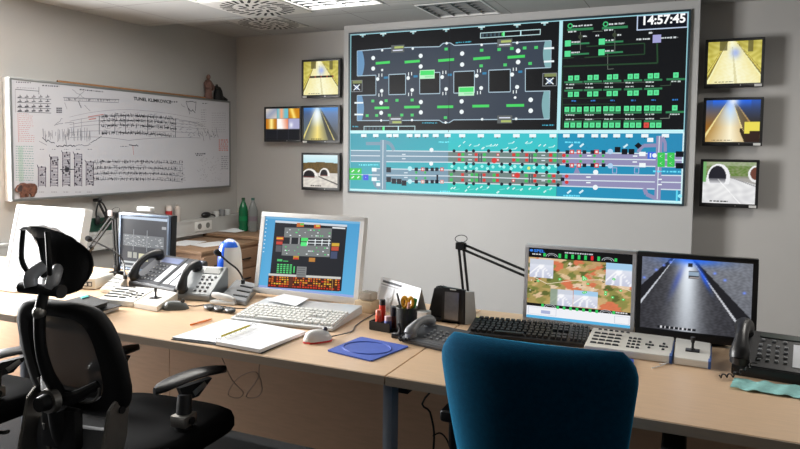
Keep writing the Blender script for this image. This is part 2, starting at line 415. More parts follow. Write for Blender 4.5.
for a, c in ((375.7, 388.6), (405.4, 419.5), (439.7, 453.6), (474.3, 488.6), (510.2, 525.2)):
    t = lambda x: 75.9-(x-357)*8.5/193.6; d = lambda x: 95.4-(x-357)*4.6/192.7
    P.poly([vp(a, t(a)-.6), vp(a, d(a)+.6), vp(c, d(c)+.6), vp(c, t(c)-.6)], TN, 3)
    P.line(vp(a, t(a)), vp(a, d(a)), .006, LN, 4); P.line(vp(c, t(c)), vp(c, d(c)), .006, LN, 4)
    P.line(vp(a+3, t(a)-1.5), vp(a+3, t(a)+1.8), .007, WT, 5); P.line(vp(a+6, t(a)-1.7), vp(a+6, t(a)+1.5), .007, WT, 5)
    P.line(vp(a+3, d(a)-1.5), vp(a+3, d(a)+1.8), .007, WT, 5); P.line(vp(a+6, d(a)-1.7), vp(a+6, d(a)+1.5), .007, WT, 5)
    P.line(vp(a+8, t(a)+2.6), vp(a+12, t(a)+2.4), .018, (50, 130, 175), 5)
for x0, x1, y in ((375.5, 389.7, 62.7), (404.4, 419.6, 61.5), (438, 453.9, 60), (473.1, 490, 58.2), (507.4, 524.8, 56.7),
                  (374.3, 389, 107.8), (404, 419.6, 107), (437, 453, 106.8), (472.2, 489, 106), (506.2, 524, 105.4)):
    sl = .09 if y < 80 else .02
    P.line(vp(x0, y+sl*7), vp(x1, y-sl*7), .021, (70, 215, 100), 4)
for x, y in ((373, 58), (373, 68.5), (420.5, 55.8), (420.5, 66.4), (462, 53.5), (462, 64.5), (518, 50.8), (518, 62), (381, 102.8), (381, 112.8), (420.7, 102), (420.7, 112.3),
             (461.5, 101.3), (461.5, 111.8), (530.6, 99.8), (530.6, 110.7)): P.disc(*vp(x, y), .018, WT, 6)
for x, y in ((377.5, 79), (381.5, 90.8), (408, 78), (412, 90), (442, 77), (446, 89), (476.5, 75.7), (481, 88), (512, 74.5), (517, 87)): P.disc(*vp(x, y), .016, WT, 6)
for x, y in ((382, 50.2), (412.6, 48.5), (446.5, 43.2), (481.5, 44.8), (517, 42.7), (381, 120.4), (411.8, 120), (445.5, 122.5), (482, 119.2), (516, 118.8), (382, 70), (515, 97.5)): P.disc(*vp(x, y), .011, WT, 6, 8)
for x, y in ((446, 49), (481.5, 50.2), (481, 65.8), (499, 49.4), (511.7, 48.4), (524.5, 47.9), (536, 47.4), (505, 64.8), (530, 63.4), (372.6, 101), (386, 100.7), (396.8, 100.3), (412, 100),
             (367, 115.6), (376.5, 115.4), (389.2, 115.2), (401.6, 115), (412, 115), (445.3, 117.6)):
    q = vp(x, y); P.rect(q[0]-.014, q[1]-.011, q[0]+.014, q[1]+.011, (75, 205, 110), 5)
for x, y in ((427, 74.3), (466.2, 91.2)):
    q = vp(x, y); P.rect(q[0]-.066, q[1]-.036, q[0]+.066, q[1]+.036, (190, 240, 200), 6); P.rect(q[0]-.06, q[1]-.006, q[0]+.06, q[1]+.03, (70, 225, 110), 7); P.rect(q[0]-.02, q[1]-.026, q[0]+.055, q[1]-.012, (150, 230, 170), 7)
for x, y in ((362.5, 35), (383, 34), (413, 31.8), (446, 29.5), (481.4, 27.3), (517, 25), (544.5, 23)):
    q = vp(x, y); P.rect(q[0]-.028, q[1]-.003, q[0]+.028, q[1]+.012, (215, 235, 235), 3); P.rect(q[0]-.009, q[1]-.018, q[0]+.009, q[1]-.002, (150, 190, 195), 3)
def bar(x0, x1, y0, y1, n=6):
    a, c = vp(x0, y0), vp(x1, y1); z = a[1]; w = c[0]-a[0]
    P.frame(a[0], z-.022, c[0], z+.022, .006, (190, 220, 225), 3)
    for k in range(n): P.rect(a[0]+.012+k*w*.068, z-.012, a[0]+w*.068*(k+1), z+.012, (60, 80, 90) if k < n-1 else (70, 220, 100), 3)
    P.rect(a[0]+w*.39, z-.02, a[0]+w*.415, z+.02, (120, 240, 170), 4); P.rect(a[0]+w*.67, z-.02, a[0]+w*.69, z+.02, (200, 240, 245), 4)
bar(480, 540.5, 35.5, 32); bar(363.5, 415, 128.6, 128.6)
for x, y in ((397.6, 48.8), (504.6, 43), (395.5, 120.6), (504.6, 119.5)):
    q = vp(x, y); P.rect(q[0]-.06, q[1]-.03, q[0]+.06, q[1]+.032, (95, 100, 100), 6)
    g = .012 if y < 80 else -.014
    P.rect(q[0]-.03, q[1]+g-.008, q[0]+.052, q[1]+g+.009, (175, 190, 110), 7); P.line((q[0]-.045, q[1]-g), (q[0]+.045, q[1]-g), .009, (225, 230, 245), 7)
for x, y in ((356.5, 86), (549.5, 79.5)):
    q = vp(x, y); P.frame(q[0]-.055, q[1]-.05, q[0]+.055, q[1]+.05, .006, (130, 135, 140), 3)
    P.rect(q[0]-.04, q[1]+.022, q[0]+.05, q[1]+.046, (130, 140, 90), 4); P.disc(q[0], q[1]-.012, .022, (120, 140, 175), 4); P.line((q[0]-.03, q[1]-.035), (q[0]+.03, q[1]+.012), .008, WT, 5); P.line((q[0]-.03, q[1]+.012), (q[0]+.03, q[1]-.035), .008, WT, 5)
for a, c in (((354.3, 102.8), (363, 102.7)), ((354.3, 114.5), (363, 114.5)), ((543.8, 48.5), (554, 47.9)), ((543.8, 61.6), (554, 61.1))): P.line(vp(*a), vp(*c), .014, WT, 6)
def dashes(x0, x1, y0, y1, col, lay=4, h=.013, seed=1):
    h *= .8; col = tuple(c*(.86 if min(col) > 200 else 1) for c in col)
    rn = random.Random(seed); a, c = vp(x0, y0), vp(x1, y1); x = a[0]
    while x < c[0]:
        w = rn.uniform(.008, .022); t = (x-a[0])/(c[0]-a[0]); z = a[1]*(1-t)+c[1]*t
        P.rect(x, z-h*rn.uniform(.3, .55), min(c[0], x+w), z+h*rn.uniform(.3, .5), col, lay); x += w+rn.choice((.003, .004, .009))
TC = (70, 170, 195)
dashes(455.5, 471, 42.6, 41.6, TC, seed=2); dashes(422, 437, 122.9, 122.9, TC, seed=3); dashes(542, 554, 125.2, 125, TC, seed=4); dashes(352.3, 358, 126.5, 126.5, TC, seed=5)
P.rect(xa-.002, ZS, xa+.002, Z1, (30, 34, 40), 6); P.rect(xb-.002, Z0, xb+.002, ZS, (60, 130, 150), 3)
# network diagram, top right
DG = (52, 128, 84); DK = (38, 70, 45)
def L2(f, p, q, w, col, lay=2): P.line(f(*p), f(*q), w, col, lay)
for x in (62, 280):
    y = 128 if x < 100 else 117
    P.disc(*c5(x, y), .02, (70, 190, 120), 3); P.disc(*c5(x, y), .011, BK, 4)
a = lambda x0, x1, y0, y1, s: dashes(560+x0/6.154, 560+x1/6.154, 5+y0/6.154, 5+y1/6.154, WT, 4, .016, s)
a(78, 198, 130, 122, 11); a(300, 396, 118, 111, 12)
L2(c5, (44, 153), (204, 144), .018, DG); L2(c5, (258, 143), (417, 133), .018, DG)
a(50, 100, 165, 162, 13); a(272, 326, 155, 152, 14); a(140, 165, 193, 192, 15); a(218, 240, 188, 187, 16); a(352, 376, 184, 183, 17)
for x, y in ((48, 236), (257, 225), (46, 300), (255, 290)):
    q = c5(x, y); P.rect(q[0]-.022, q[1]-.022, q[0]+.022, q[1]+.022, (90, 225, 150), 3)
    a(x+22, x+75, y-7, y-10, x); L2(c5, (x+20, y+4), (x+132, y-2), .013, DG)
for s in (((162, 255), (520, 235)), ((150, 322), (520, 302)), ((520, 235), (520, 302)), ((20, 378), (600, 356)), ((597, 225), (600, 356)), ((12, 330), (85, 322))): L2(c5, *s, .011 if s[0][0] in (20, 597) else .008, DK)
for x, ya, yb in ((125, 165, 275), (337, 155, 290), (293, 302, 395)): L2(c5, (x, ya), (x, yb), .004, (110, 120, 110))
L2(c5, (200, 163), (262, 160), .004, (110, 120, 110)); L2(c5, (293, 395), (330, 392), .004, (110, 120, 110))
for x, y in ((125, 195), (335, 183)): P.disc(*c5(x, y), .016, (58, 66, 50), 3)
a(470, 553, 211, 207, 21); q = c5(596, 207); P.rect(q[0]-.028, q[1]-.028, q[0]+.028, q[1]+.028, (165, 165, 215), 3); a(620, 725, 203, 198, 22); a(546, 570, 171, 170, 23)
# clock
ck = [c5(474, 57), c5(474, 157)]
cx0 = ck[0][0]; cz0 = (c5(474, 157)[1]+c5(790, 138)[1])/2
P.rect(cx0, cz0, X1-.006, Z1-.006, (12, 16, 28), 3); P.frame(cx0, cz0, X1-.004, Z1-.004, .008, (190, 205, 230), 4)
P.text('14:57:45', c5(499, 122)[0], c5(499, 122)[1], .086, (255, 255, 255), 6, bold=.03, sx=1.0)
# station squares
S = (95, 232, 155)
def sq(x, y, r=13, c=S): q = c6(x, y); P.rect(q[0]-.0175*r/13, q[1]-.0185*r/13, q[0]+.0175*r/13, q[1]+.0185*r/13, c, 4); P.rect(q[0]-.008, q[1]-.009, q[0]+.008, q[1]+.009, tuple(x*.86 for x in c), 5)
d6 = lambda x0, x1, y, s: dashes(560+x0/6.154, 560+x1/6.154, 70+y/6.154, 70+y/6.154, (225, 240, 235), 4, .014, s)
for i, x in enumerate((84, 203, 323, 451, 575)):
    k = i*3.4
    sq(x-19, 50-k); sq(x+19, 48-k); sq(x-21, 150-i*2.6); sq(x+17, 149-i*2.6)
    L2(c6, (x-58, 75-k), (x+54, 73-k), .014, DG); L2(c6, (x-58, 127-k*.8), (x+54, 124-k*.8), .014, DG)
    d6(x-48, x+2, 88-k, 30+i); d6(x-48, x+2, 110-k*.8, 40+i)
    dashes(560+(x-14)/6.154, 560+(x+14)/6.154, 70+(190-i*1.2)/6.154, 70+(190-i*1.2)/6.154, (50, 120, 190), 4, .016, 50+i)
    for j in (-42, -4, 34):
        sq(x+j, 242-i*1.8); sq(x+j-2, 339, c=(225, 80, 70) if (i == 4 and j == -42) else S)
    L2(c6, (x-58, 265-i), (x+50, 264-i), .014, DG); L2(c6, (x-58, 318-i*.6), (x+50, 317-i*.6), .014, DG)
    d6(x-50, x+4, 277-i, 60+i); d6(x-50, x+4, 304-i, 70+i)
    if i < 4:
        L2(c6, (x+2, 85-k), (x+80, 84-k), .004, (90, 100, 92)); L2(c6, (x+2, 300), (x+80, 299), .004, (90, 100, 92))
sq(713, 31); L2(c6, (655, 57), (775, 55), .014, DG); d6(684, 742, 70, 81); sq(706, 233); L2(c6, (650, 260), (770, 257), .014, DG); d6(676, 736, 272, 82); dashes(560+690/6.154, 560+726/6.154, 99.6, 99.4, (50, 120, 190), 4, .016, 83)
for s in (((14, 175), (320, 172)), ((14, 212), (345, 208)), ((14, 362), (345, 362)), ((14, 0), (14, 362))): L2(c6, *s, .006, (32, 60, 38))
L2(c6, (615, 298), (673, 296), .005, (120, 130, 120)); L2(c6, (673, 296), (673, 278), .005, (120, 130, 120)); L2(c6, (617, 97), (680, 93), .005, (60, 80, 62)); L2(c6, (680, 93), (680, 75), .005, (60, 80, 62))
# road map, bottom
RL, RM, RR = (124, 156, 176), (112, 132, 128), (146, 143, 182)
def band(y, col, xs, lay=2): P.poly([vp(xs[0], y[0]), vp(xs[1], y[1]), vp(xs[1], y[3]), vp(xs[0], y[2])], col, lay)
band((150.4, 151.4, 161.4, 162.2), RL, (350.5, 448)); band((151.4, 152.4, 162.2, 164.6), RM, (448, 562)); band((152.4, 154, 164.6, 167), RR, (562, 682.5))
band((168.6, 170, 180.5, 182.5), RL, (372, 448)); band((170, 174, 182.5, 186), RM, (448, 562)); band((174, 175.6, 186, 190), RR, (562, 682.5))
WL = (215, 228, 235)
for pts in (((350.5, 150.4), (448, 151.4), (562, 152.4), (682.5, 154)), ((350.5, 155.6), (448, 156.6), (562, 158.4), (682.5, 160.2)), ((350.5, 161.4), (448, 162.2), (562, 164.6), (682.5, 167)),
            ((372, 168.6), (448, 170), (562, 174), (682.5, 175.6)), ((350.5, 174.6), (448, 176), (562, 180), (682.5, 182.6)), ((372, 180.5), (448, 182.5), (562, 186), (682.5, 190))):
    P.path([vp(*p) for p in pts], .008, WL, 3)
P.rect(c7(268, 80)[0], Z0+.022, c7(310, 80)[0], c7(280, 80)[1], RL, 4); P.line((c7(288, 0)[0], Z0+.03), (c7(288, 0)[0], c7(280, 80)[1]), .007, WL, 5)
P.path([c7(172, 104), c7(268, 104)], .028, RL, 4); P.path([c7(310, 95), c7(335, 105), c7(352, 130), c7(360, 150)], .03, RL, 4)
P.path([c7(225, 350), c7(232, 380), c7(262, 405)], .03, RL, 4)
P.rect(c8(556, 0)[0], Z0+.022, c8(592, 0)[0], c8(570, 34)[1], RR, 4); P.line((c8(573, 0)[0], Z0+.03), (c8(573, 0)[0], c8(573, 34)[1]), .006, WL, 5)
P.path([c8(450, 128), c8(462, 105), c8(480, 90), c8(552, 88)], .026, RR, 4); P.path([c8(485, 335), c8(497, 370), c8(545, 392)], .028, RR, 4)
P.path([c8(590, 40), c8(605, 75), c8(605, 125)], .022, RR, 4)
P.poly([c8(95, 205), c8(78, 250), c8(116, 250)], RR, 3)
# small white tags along the top
for x in (158, 238, 328, 372, 465, 518, 572, 640, 720): q = c7(x, 51); P.rect(q[0]-.026, q[1]-.012, q[0]+.026, q[1]+.014, WT, 4); P.rect(q[0]-.007, q[1]-.02, q[0]+.007, q[1]-.012, (30, 60, 70), 4)
for x in (77, 197, 303, 425, 530, 660): q = cm(x, 37); P.rect(q[0]-.026, q[1]-.012, q[0]+.026, q[1]+.014, WT, 4); P.rect(q[0]-.007, q[1]-.02, q[0]+.007, q[1]-.012, (30, 60, 70), 4)
for x in (36, 119, 200, 254, 326, 398, 488, 606): q = c8(x, 33); P.rect(q[0]-.024, q[1]-.012, q[0]+.024, q[1]+.013, WT, 4); P.rect(q[0]-.006, q[1]-.02, q[0]+.006, q[1]-.012, (30, 60, 70), 4)
def sqm(q, r, c, lay=6, hollow=False):
    P.rect(q[0]-r, q[1]-r, q[0]+r, q[1]+r, c, lay)
    if hollow: P.rect(q[0]-r*.55, q[1]-r*.55, q[0]+r*.55, q[1]+r*.55, (235, 225, 225), lay+1)
INK = (22, 30, 44); RD = (215, 60, 55); GR = (60, 190, 90)
for x, y in ((325, 280), (325, 345), (360, 356), (395, 358), (428, 369)): sqm(c7(x, y), .022, INK)
for x in (510, 580, 617, 648): sqm(c7(x, 277), .015, INK); sqm(c7(x, 360), .015, INK)
for x in (553, 682): sqm(c7(x, 277), .015, RD, hollow=True); sqm(c7(x, 360), .015, (225, 150, 140), hollow=True)
for x in (467,): P.disc(*c7(x, 272), .02, (190, 240, 245), 6); P.disc(*c7(x, 358), .02, (190, 240, 245), 6)
for x, y in ((612, 147), (610, 238)): P.disc(*c7(x, y), .018, WT, 6)
for x in (510, 570): sqm(c7(x, 298), .009, GR); sqm(c7(x, 336), .009, GR)
P.rect(c7(650, 0)[0], c7(0, 350)[1], c7(662, 0)[0], c7(0, 295)[1], INK, 6)
for x, y, w, h, c in ((85, 288, 44, 36, (60, 200, 80)), (125, 288, 38, 36, (60, 200, 80)), (85, 330, 44, 34, (60, 200, 80)), (122, 330, 40, 34, (60, 200, 80)), (172, 331, 36, 36, (70, 90, 225)), (228, 279, 32, 24, WT), (228, 343, 34, 24, WT), (256, 378, 26, 22, WT)):
    p, q = c7(x-w/2, y+h/2), c7(x+w/2, y-h/2); P.rect(p[0], p[1], q[0], q[1], c, 7)
    if c[1] == 200: P.line((p[0]+.02, p[1]+.015), (q[0]-.02, q[1]-.015), .01, WT, 8)
    if c[2] == 225: P.rect(p[0]+.028, p[1]+.02, q[0]-.028, q[1]-.02, WT, 8)
for x in (426, 438): pass
for x, y in ((426, 177), (426, 206), (440, 300), (440, 331)): L2(c7, (x-12, y), (x+12, y), .009, WL, 5)
sd = 90
for x0, x1, y in ((125, 255, 247), (660, 737, 94), (668, 737, 424)):
    dashes(340+x0/6.7, 340+x1/6.7, 128+y/6.7, 128+y/6.7, (120, 240, 250), 6, .016, sd); sd += 1
# middle cube: signals
for x in (25, 105, 150, 247, 331, 385, 463, 555, 620, 693):
    for y, o in ((134, .0), (215, 0), (263, 0), (343, 0)):
        yy = y+(x*.014 if y > 200 else 0); P.disc(*cm(x, yy), .014, INK, 6, 8)
for x, k in ((58, 'r'), (82, 'g'), (167, 'r'), (220, 'g'), (307, 'h'), (408, 'r'), (434, 'g'), (492, 'r'), (545, 'g'), (645, 'r'), (672, 'g')):
    for y in (157, 190): sqm(cm(x, y+x*.006), .012 if k != 'h' else .011, RD if k in 'rh' else GR, 6, k == 'h')
for x, k in ((8, 'g'), (80, 'r'), (140, 'g'), (170, 'g'), (218, 'r'), (282, 'g'), (304, 'r'), (406, 'h'), (488, 'g'), (544, 'r'), (636, 'g'), (666, 'r')):
    for y in (286, 320): sqm(cm(x, y+x*.012), .012, RD if k in 'rh' else GR, 6, k == 'h')
P.disc(*cm(283, 196), .022, RD, 7); P.disc(*cm(431, 291), .022, RD, 7)
for x in (184, 200, 509, 526):
    for y0, y1 in ((150, 205), (278, 336)): P.line(cm(x, y0+x*.008), cm(x, y1+x*.008), .01, (70, 84, 88), 5)
for x in (128, 598):
    for y in (157, 190, 288, 320): L2(cm, (x-12, y+x*.01), (x+12, y+x*.01), .008, WL, 5)
rn = random.Random(5)
for x in (60, 90, 128, 182, 208, 214, 260, 285, 300, 365, 405, 422, 490, 520, 575, 607, 665):
    y = rn.choice((78, 96, 102, 116)); q = cm(x, y+x*.004); P.line((q[0]-.009, q[1]-.008), (q[0]+.009, q[1]+.008), .008, (215, 246, 244), 5)
    if rn.random() < .5: P.line((q[0]-.04, q[1]-.01), (q[0]-.004, q[1]-.004), .01, (150, 230, 228), 5)
for x in (12, 55, 98, 132, 170, 205, 240, 275, 320, 345, 392, 415, 455, 505, 540, 596, 634, 678):
    q = cm(x, 238+rn.uniform(-8, 10)); P.disc(*q, .014, (170, 245, 240) if x != 505 else (225, 240, 130), 5, 6)
for x in (10, 28, 102, 120, 172, 200, 243, 305, 308, 372, 408, 458, 512, 568, 608, 645):
    q = cm(x, 372+rn.uniform(-14, 30)); P.line((q[0]-.009, q[1]-.008), (q[0]+.009, q[1]+.008), .011, (205, 244, 240), 5)
for x in (45, 140, 225, 335, 440, 545, 640): q = cm(x, 382); P.line((q[0]-.025, q[1]-.004), (q[0]+.02, q[1]+.006), .006, (120, 222, 216), 5)
# right cube
for x in (22, 40): pass
for x, k in ((68, 'h'), (108, 'h'), (210, 'h')): sqm(c8(x, 126), .016, RD, 6, True); sqm(c8(x, 204), .016, RD, 6, True)
for x in (42, 140, 186, 250): sqm(c8(x, 127), .014, INK); sqm(c8(x, 203), .014, INK)
for x in (42, 118, 198, 248): sqm(c8(x, 148), .009, GR); sqm(c8(x, 181), .009, GR)
for x, y in ((22, 146), (22, 180), (38, 266), (38, 301)): P.disc(*c8(x, y), .014, RD, 6)
sqm(c8(14, 284), .014, INK)
for x, y in ((331, 113), (371, 125), (411, 125)): sqm(c8(x, y), .02, (14, 18, 26))
q = c8(450, 90); P.poly([(q[0]-.026, q[1]), (q[0], q[1]-.024), (q[0]+.026, q[1]), (q[0], q[1]+.024)], (14, 18, 26), 6)
for x, y in ((688, 139), (688, 206)): q = c8(x, y); P.rect(q[0]-.026, q[1]-.02, q[0]+.026, q[1]+.02, (14, 18, 26), 6)
for x, y, w, h, c in ((519, 57, 36, 24, WT), (474, 138, 38, 24, WT), (474, 202, 38, 24, WT), (527, 146, 48, 40, (62, 110, 225)), (582, 151, 44, 42, (60, 200, 85)), (638, 151, 44, 42, (60, 200, 85)), (582, 192, 44, 40, (60, 200, 85)), (638, 192, 44, 40, (60, 200, 85))):
    p, q = c8(x-w/2, y+h/2), c8(x+w/2, y-h/2); P.rect(p[0], p[1], q[0], q[1], c, 7)
    if c[1] == 200: P.poly([(p[0]+.015, (p[1]+q[1])/2), (q[0]-.012, p[1]+.012), (q[0]-.03, (p[1]+q[1])/2), (q[0]-.012, q[1]-.012)], WT, 8)
    if c[2] == 225: P.line((p[0]+.02, p[1]+.01), (p[0]+.02, q[1]-.01), .008, WT, 8); P.disc((p[0]+q[0])/2+.02, (p[1]+q[1])/2, .016, WT, 8)
for x, y in ((289, 124), (289, 206)): P.disc(*c8(x, y), .02, (175, 210, 240), 6)
for x, y in ((205, 243), (203, 330)): P.disc(*c8(x, y), .019, WT, 6)
for x, y in ((168, 148), (432, 150), (430, 184), (163, 271), (573, 284), (573, 314), (163, 303)): L2(c8, (x-13, y), (x+13, y), .009, WT, 5)
for x, y in ((314, 233), (441, 233)): q = c8(x, y); P.frame(q[0]-.017, q[1]-.022, q[0]+.017, q[1]+.022, .005, (170, 175, 215), 5)
for x0, x1, y in ((28, 122, 70), (18, 115, 377), (535, 695, 238)): dashes(560+x0/5.754, 560+x1/5.754, 130+y/5.754, 130+(y+2)/5.754, (110, 225, 250), 6, .017, sd); sd += 1
for x, y in ((62, 92), (125, 88), (377, 92), (122, 355), (52, 356)): q = c8(x, y); P.line((q[0]-.014, q[1]-.012), (q[0]+.014, q[1]+.012), .014, (210, 240, 248), 6)
q = c8(690, 380); P.disc(q[0], q[1], .014, (150, 235, 250), 6); q = c8(672, 378); P.rect(q[0]-.006, q[1]-.04, q[0]+.006, q[1]+.04, (100, 215, 240), 6)
O = V(vw.location)
P.build('screen', lambda a, c, l: (a-O.x, -.0045-l*.0004, c-O.z), LCD, vw)

# ------------------------------------------------------------------ pictures shown on the small screens
def noise2(u, v, k=1):
    return sin(u*37.1*k+sin(v*23.7*k)*2.1)*sin(v*41.3*k+sin(u*17.9*k)*1.7)
def road(u, v, vx, vy, l, r):
    """perspective helper: d=0 at the horizon .. 1 at the bottom; s = sideways place, -1..1 between the kerbs"""
    d = (vy-v)/vy
    if d <= .001: return None
    c = vx; xl, xr = c-l*d-.03, c+r*d+.03; return d, 2*(u-xl)/(xr-xl)-1
def cctv_yellow(barrier):
    def f(u, v):
        q = road(u, v, .435, 1.074, .43, .65)
        d, s = q
        wallc = mix((188, 174, 70), (226, 216, 118), .5+.5*noise2(u, v, .6))
        if abs(s) > 1.25: c = wallc
        elif abs(s) > 1.0: c = (128, 112, 44) if (abs(s) < 1.08 or 1.16 < abs(s) < 1.2) else (222, 208, 104)
        elif abs(s) > .93: c = (250, 246, 190)
        else: c = mix((252, 250, 214), (240, 226, 150), abs(s)*.8+.15*noise2(u, v))
        if abs(s) < .05 and d > .2: c = mix(c, (206, 196, 140), .6)
        b = math.exp(-((u-.52)/.09)**2-((v-.72)/.12)**2); c = mix(c, (150, 172, 240), b*.8); c = mix(c, (120, 112, 50), .45*max(0, v-.55)*(abs(s) > 1.25))
        if .22 < u < .36 and v > .78 or .74 < u < .84 and v > .74: c = mix(c, (90, 84, 48), .75)
        if barrier and .17 < u < .86 and abs(v-.54) < .03: c = (40, 36, 30) if int(u*30) % 5 else (160, 80, 60)
        if .14 < u < .5 and .035 < v < .06 and int(u*60) % 4: c = (60, 54, 30)
        return clampc(c)
    return f
def cctv_blue(u, v):
    d, s = road(u, v, .46, 1.04, .5, .62)
    c = mix((60, 90, 150), (150, 100, 40), (1-v)*1.6) if s < -1 else (mix((56, 84, 150), (54, 46, 34), (1-v)*1.7) if s > 1 else (150, 120, 60))
    if abs(s) <= 1: c = mix((255, 246, 214), (176, 134, 66), abs(s+.1)*1.1)
    if abs(s) <= 1 and v > .35: c = mix(c, (190, 220, 255), min(1, (v-.35)*2.4)*(1-abs(s+.1)*.7))
    if .45 < s < .9: c = mix(c, (74, 62, 46), .7)
    if abs(s+1) < .05 or abs(s-.42) < .03: c = (240, 220, 150)
    c = mix(c, (40, 110, 250), .8*math.exp(-((v-1)/.13)**2)*(1 if abs(u-.48) < .35 else .4)); c = mix(c, (245, 250, 255), .9*math.exp(-((u-.5)/.1)**2-((v-.97)/.12)**2))
    if u > .72 and v < .48 and u < .99: c = (236, 220, 90) if v > .2 and not (u > .82 and v < .26) else (52, 36, 30)
    if .64 < u < .76 and .02 < v < .36-(.76-u)*.3 and abs((u-.64)-(.34-v)*.35) < .035: c = (52, 42, 30)
    if .13 < u < .5 and .035 < v < .06 and int(u*60) % 4: c = (60, 50, 30)
    return clampc(c)
def cctv_left(u, v):
    d, s = road(u, v, .42, 1.05, .42, .6)
    c = mix((110, 120, 100), (70, 90, 140), v) if s < -1 else (mix((90, 84, 70), (110, 140, 190), v*1.1) if s > 1 else (200, 190, 150))
    if abs(s) <= 1:
        c = mix((250, 228, 130), (86, 92, 90), abs(s+.2)*1.2)
        if v > .4: c = mix(c, (215, 238, 255), min(1, (v-.4)*2.5)*(1-abs(s+.25)*.8))
    if .38 < s < 1.0: c = mix(c, (62, 62, 60), .75)
    if abs(s+1) < .05 or abs(s-.7) < .025: c = (230, 214, 130)
    c = mix(c, (60, 150, 240), .6*math.exp(-((v-1)/.12)**2)); c = mix(c, (250, 254, 255), .8*math.exp(-((u-.38)/.12)**2-((v-.8)/.3)**2))
    if .22 < u < .52 and .03 < v < .055 and int(u*60) % 4: c = (90, 80, 40)
    return clampc(c)
def cctv_portals(u, v):
    if v > .78-.06*abs(u-.5): c = mix((190, 228, 235), (225, 246, 250), (v-.75)*4)
    elif v > .45: c = mix((120, 92, 50), (88, 74, 40), .5+.5*noise2(u, v, 1.4))
    else: c = (214, 208, 200)
    def arch(cx, cy, r, ry): return ((u-cx)/r)**2+(max(0, v-cy)/ry)**2 if v > cy else ((u-cx)/r)**2
    for cx, cy, r, ry, sh in ((.19, .34, .23, .23, .06), (.62, .4, .15, .2, .04)):
        if v > cy-.05:
            if arch(cx, cy, r, ry) < 1: c = (244, 240, 234)
            if arch(cx-.015, cy, r*.72, ry*.8) < 1: c = (34, 28, 30) if v > cy-.02 else (120, 70, 66)
    if v < .36 and not (v > .28 and u < .35): c = mix((232, 226, 214), (205, 198, 190), .5+.5*noise2(u, v, .7))
    if .45 < u and abs(v-(.34-(u-.45)*.42)) < .018: c = (60, 58, 56)
    if .22 < u < .52 and .045 < v < .075 and int(u*60) % 4: c = (40, 40, 40)
    return clampc(c)
def cctv_portal_white(u, v):
    if v > .62: c = mix((140, 150, 110), (96, 128, 56), .5+.5*noise2(u, v, 1.2))
    else: c = mix((238, 238, 238), (214, 214, 216), .5+.5*noise2(u, v, .5))
    if v > .9: c = mix(c, (210, 214, 204), .4)
    e = lambda cx, cy, r, ry: ((u-cx)/r)**2+((v-cy)/ry)**2
    if u > .5 and .42 < v < .66: c = mix(c, (150, 146, 140), .8) if v > .62-(u-.5)*.3 else c
    if e(.30, .62, .22, .33) < 1 and v > .46: c = (240, 240, 242)
    if e(.28, .64, .165, .26) < 1 and v > .6: c = (36, 36, 44)
    elif e(.28, .64, .165, .26) < 1 and v > .48: c = mix((90, 90, 96), (225, 225, 228), (.6-v)*8)
    if e(1.0, .72, .15, .2) < 1: c = (236, 236, 236)
    if e(1.0, .73, .11, .15) < 1: c = (110, 66, 54)
    if abs(u-(.28+(.6-v)*.75)) < .01 and v < .58: c = (252, 252, 252)
    if u > .55 and abs(v-(.62-(u-.55)*.42)) < .012: c = (150, 150, 152)
    if u < .06 and v > .5: c = (120, 176, 110)
    if .14 < u < .5 and .035 < v < .065 and int(u*60) % 4: c = (40, 40, 40)
    return clampc(c)
def six(u, v):
    if v < .34: return (26, 27, 32) if int(u*3*20) % 20 > 0 else (44, 46, 54)
    i, j = min(2, int(u*3)), (0 if v > .67 else 1); a, b = (u*3) % 1, ((v-.34)*3) % 1
    k = (i, j)
    if k == (0, 0): c = mix((150, 158, 180), (210, 200, 190), abs(a-b)*1.3)
    elif k == (1, 0): c = mix((110, 190, 205), (244, 170, 130), math.exp(-((a-.4)/.2)**2))
    elif k == (2, 0): c = mix((200, 130, 20), (255, 225, 120), math.exp(-((a-.25-.3*(1-b))/.18)**2))
    elif k == (0, 1): c = mix((190, 120, 30), (255, 236, 150), math.exp(-((a-.5)/.2)**2))
    elif k == (1, 1): c = mix((255, 252, 248), (230, 120, 80), max(0, a*1.4-.6+.2*b))
    else: c = mix((170, 170, 205), (240, 240, 250), math.exp(-((a-.25)/.15)**2-((b-.4)/.25)**2))
    if a < .02 or b < .03: c = mix(c, (60, 60, 66), .5)
    return clampc(c)
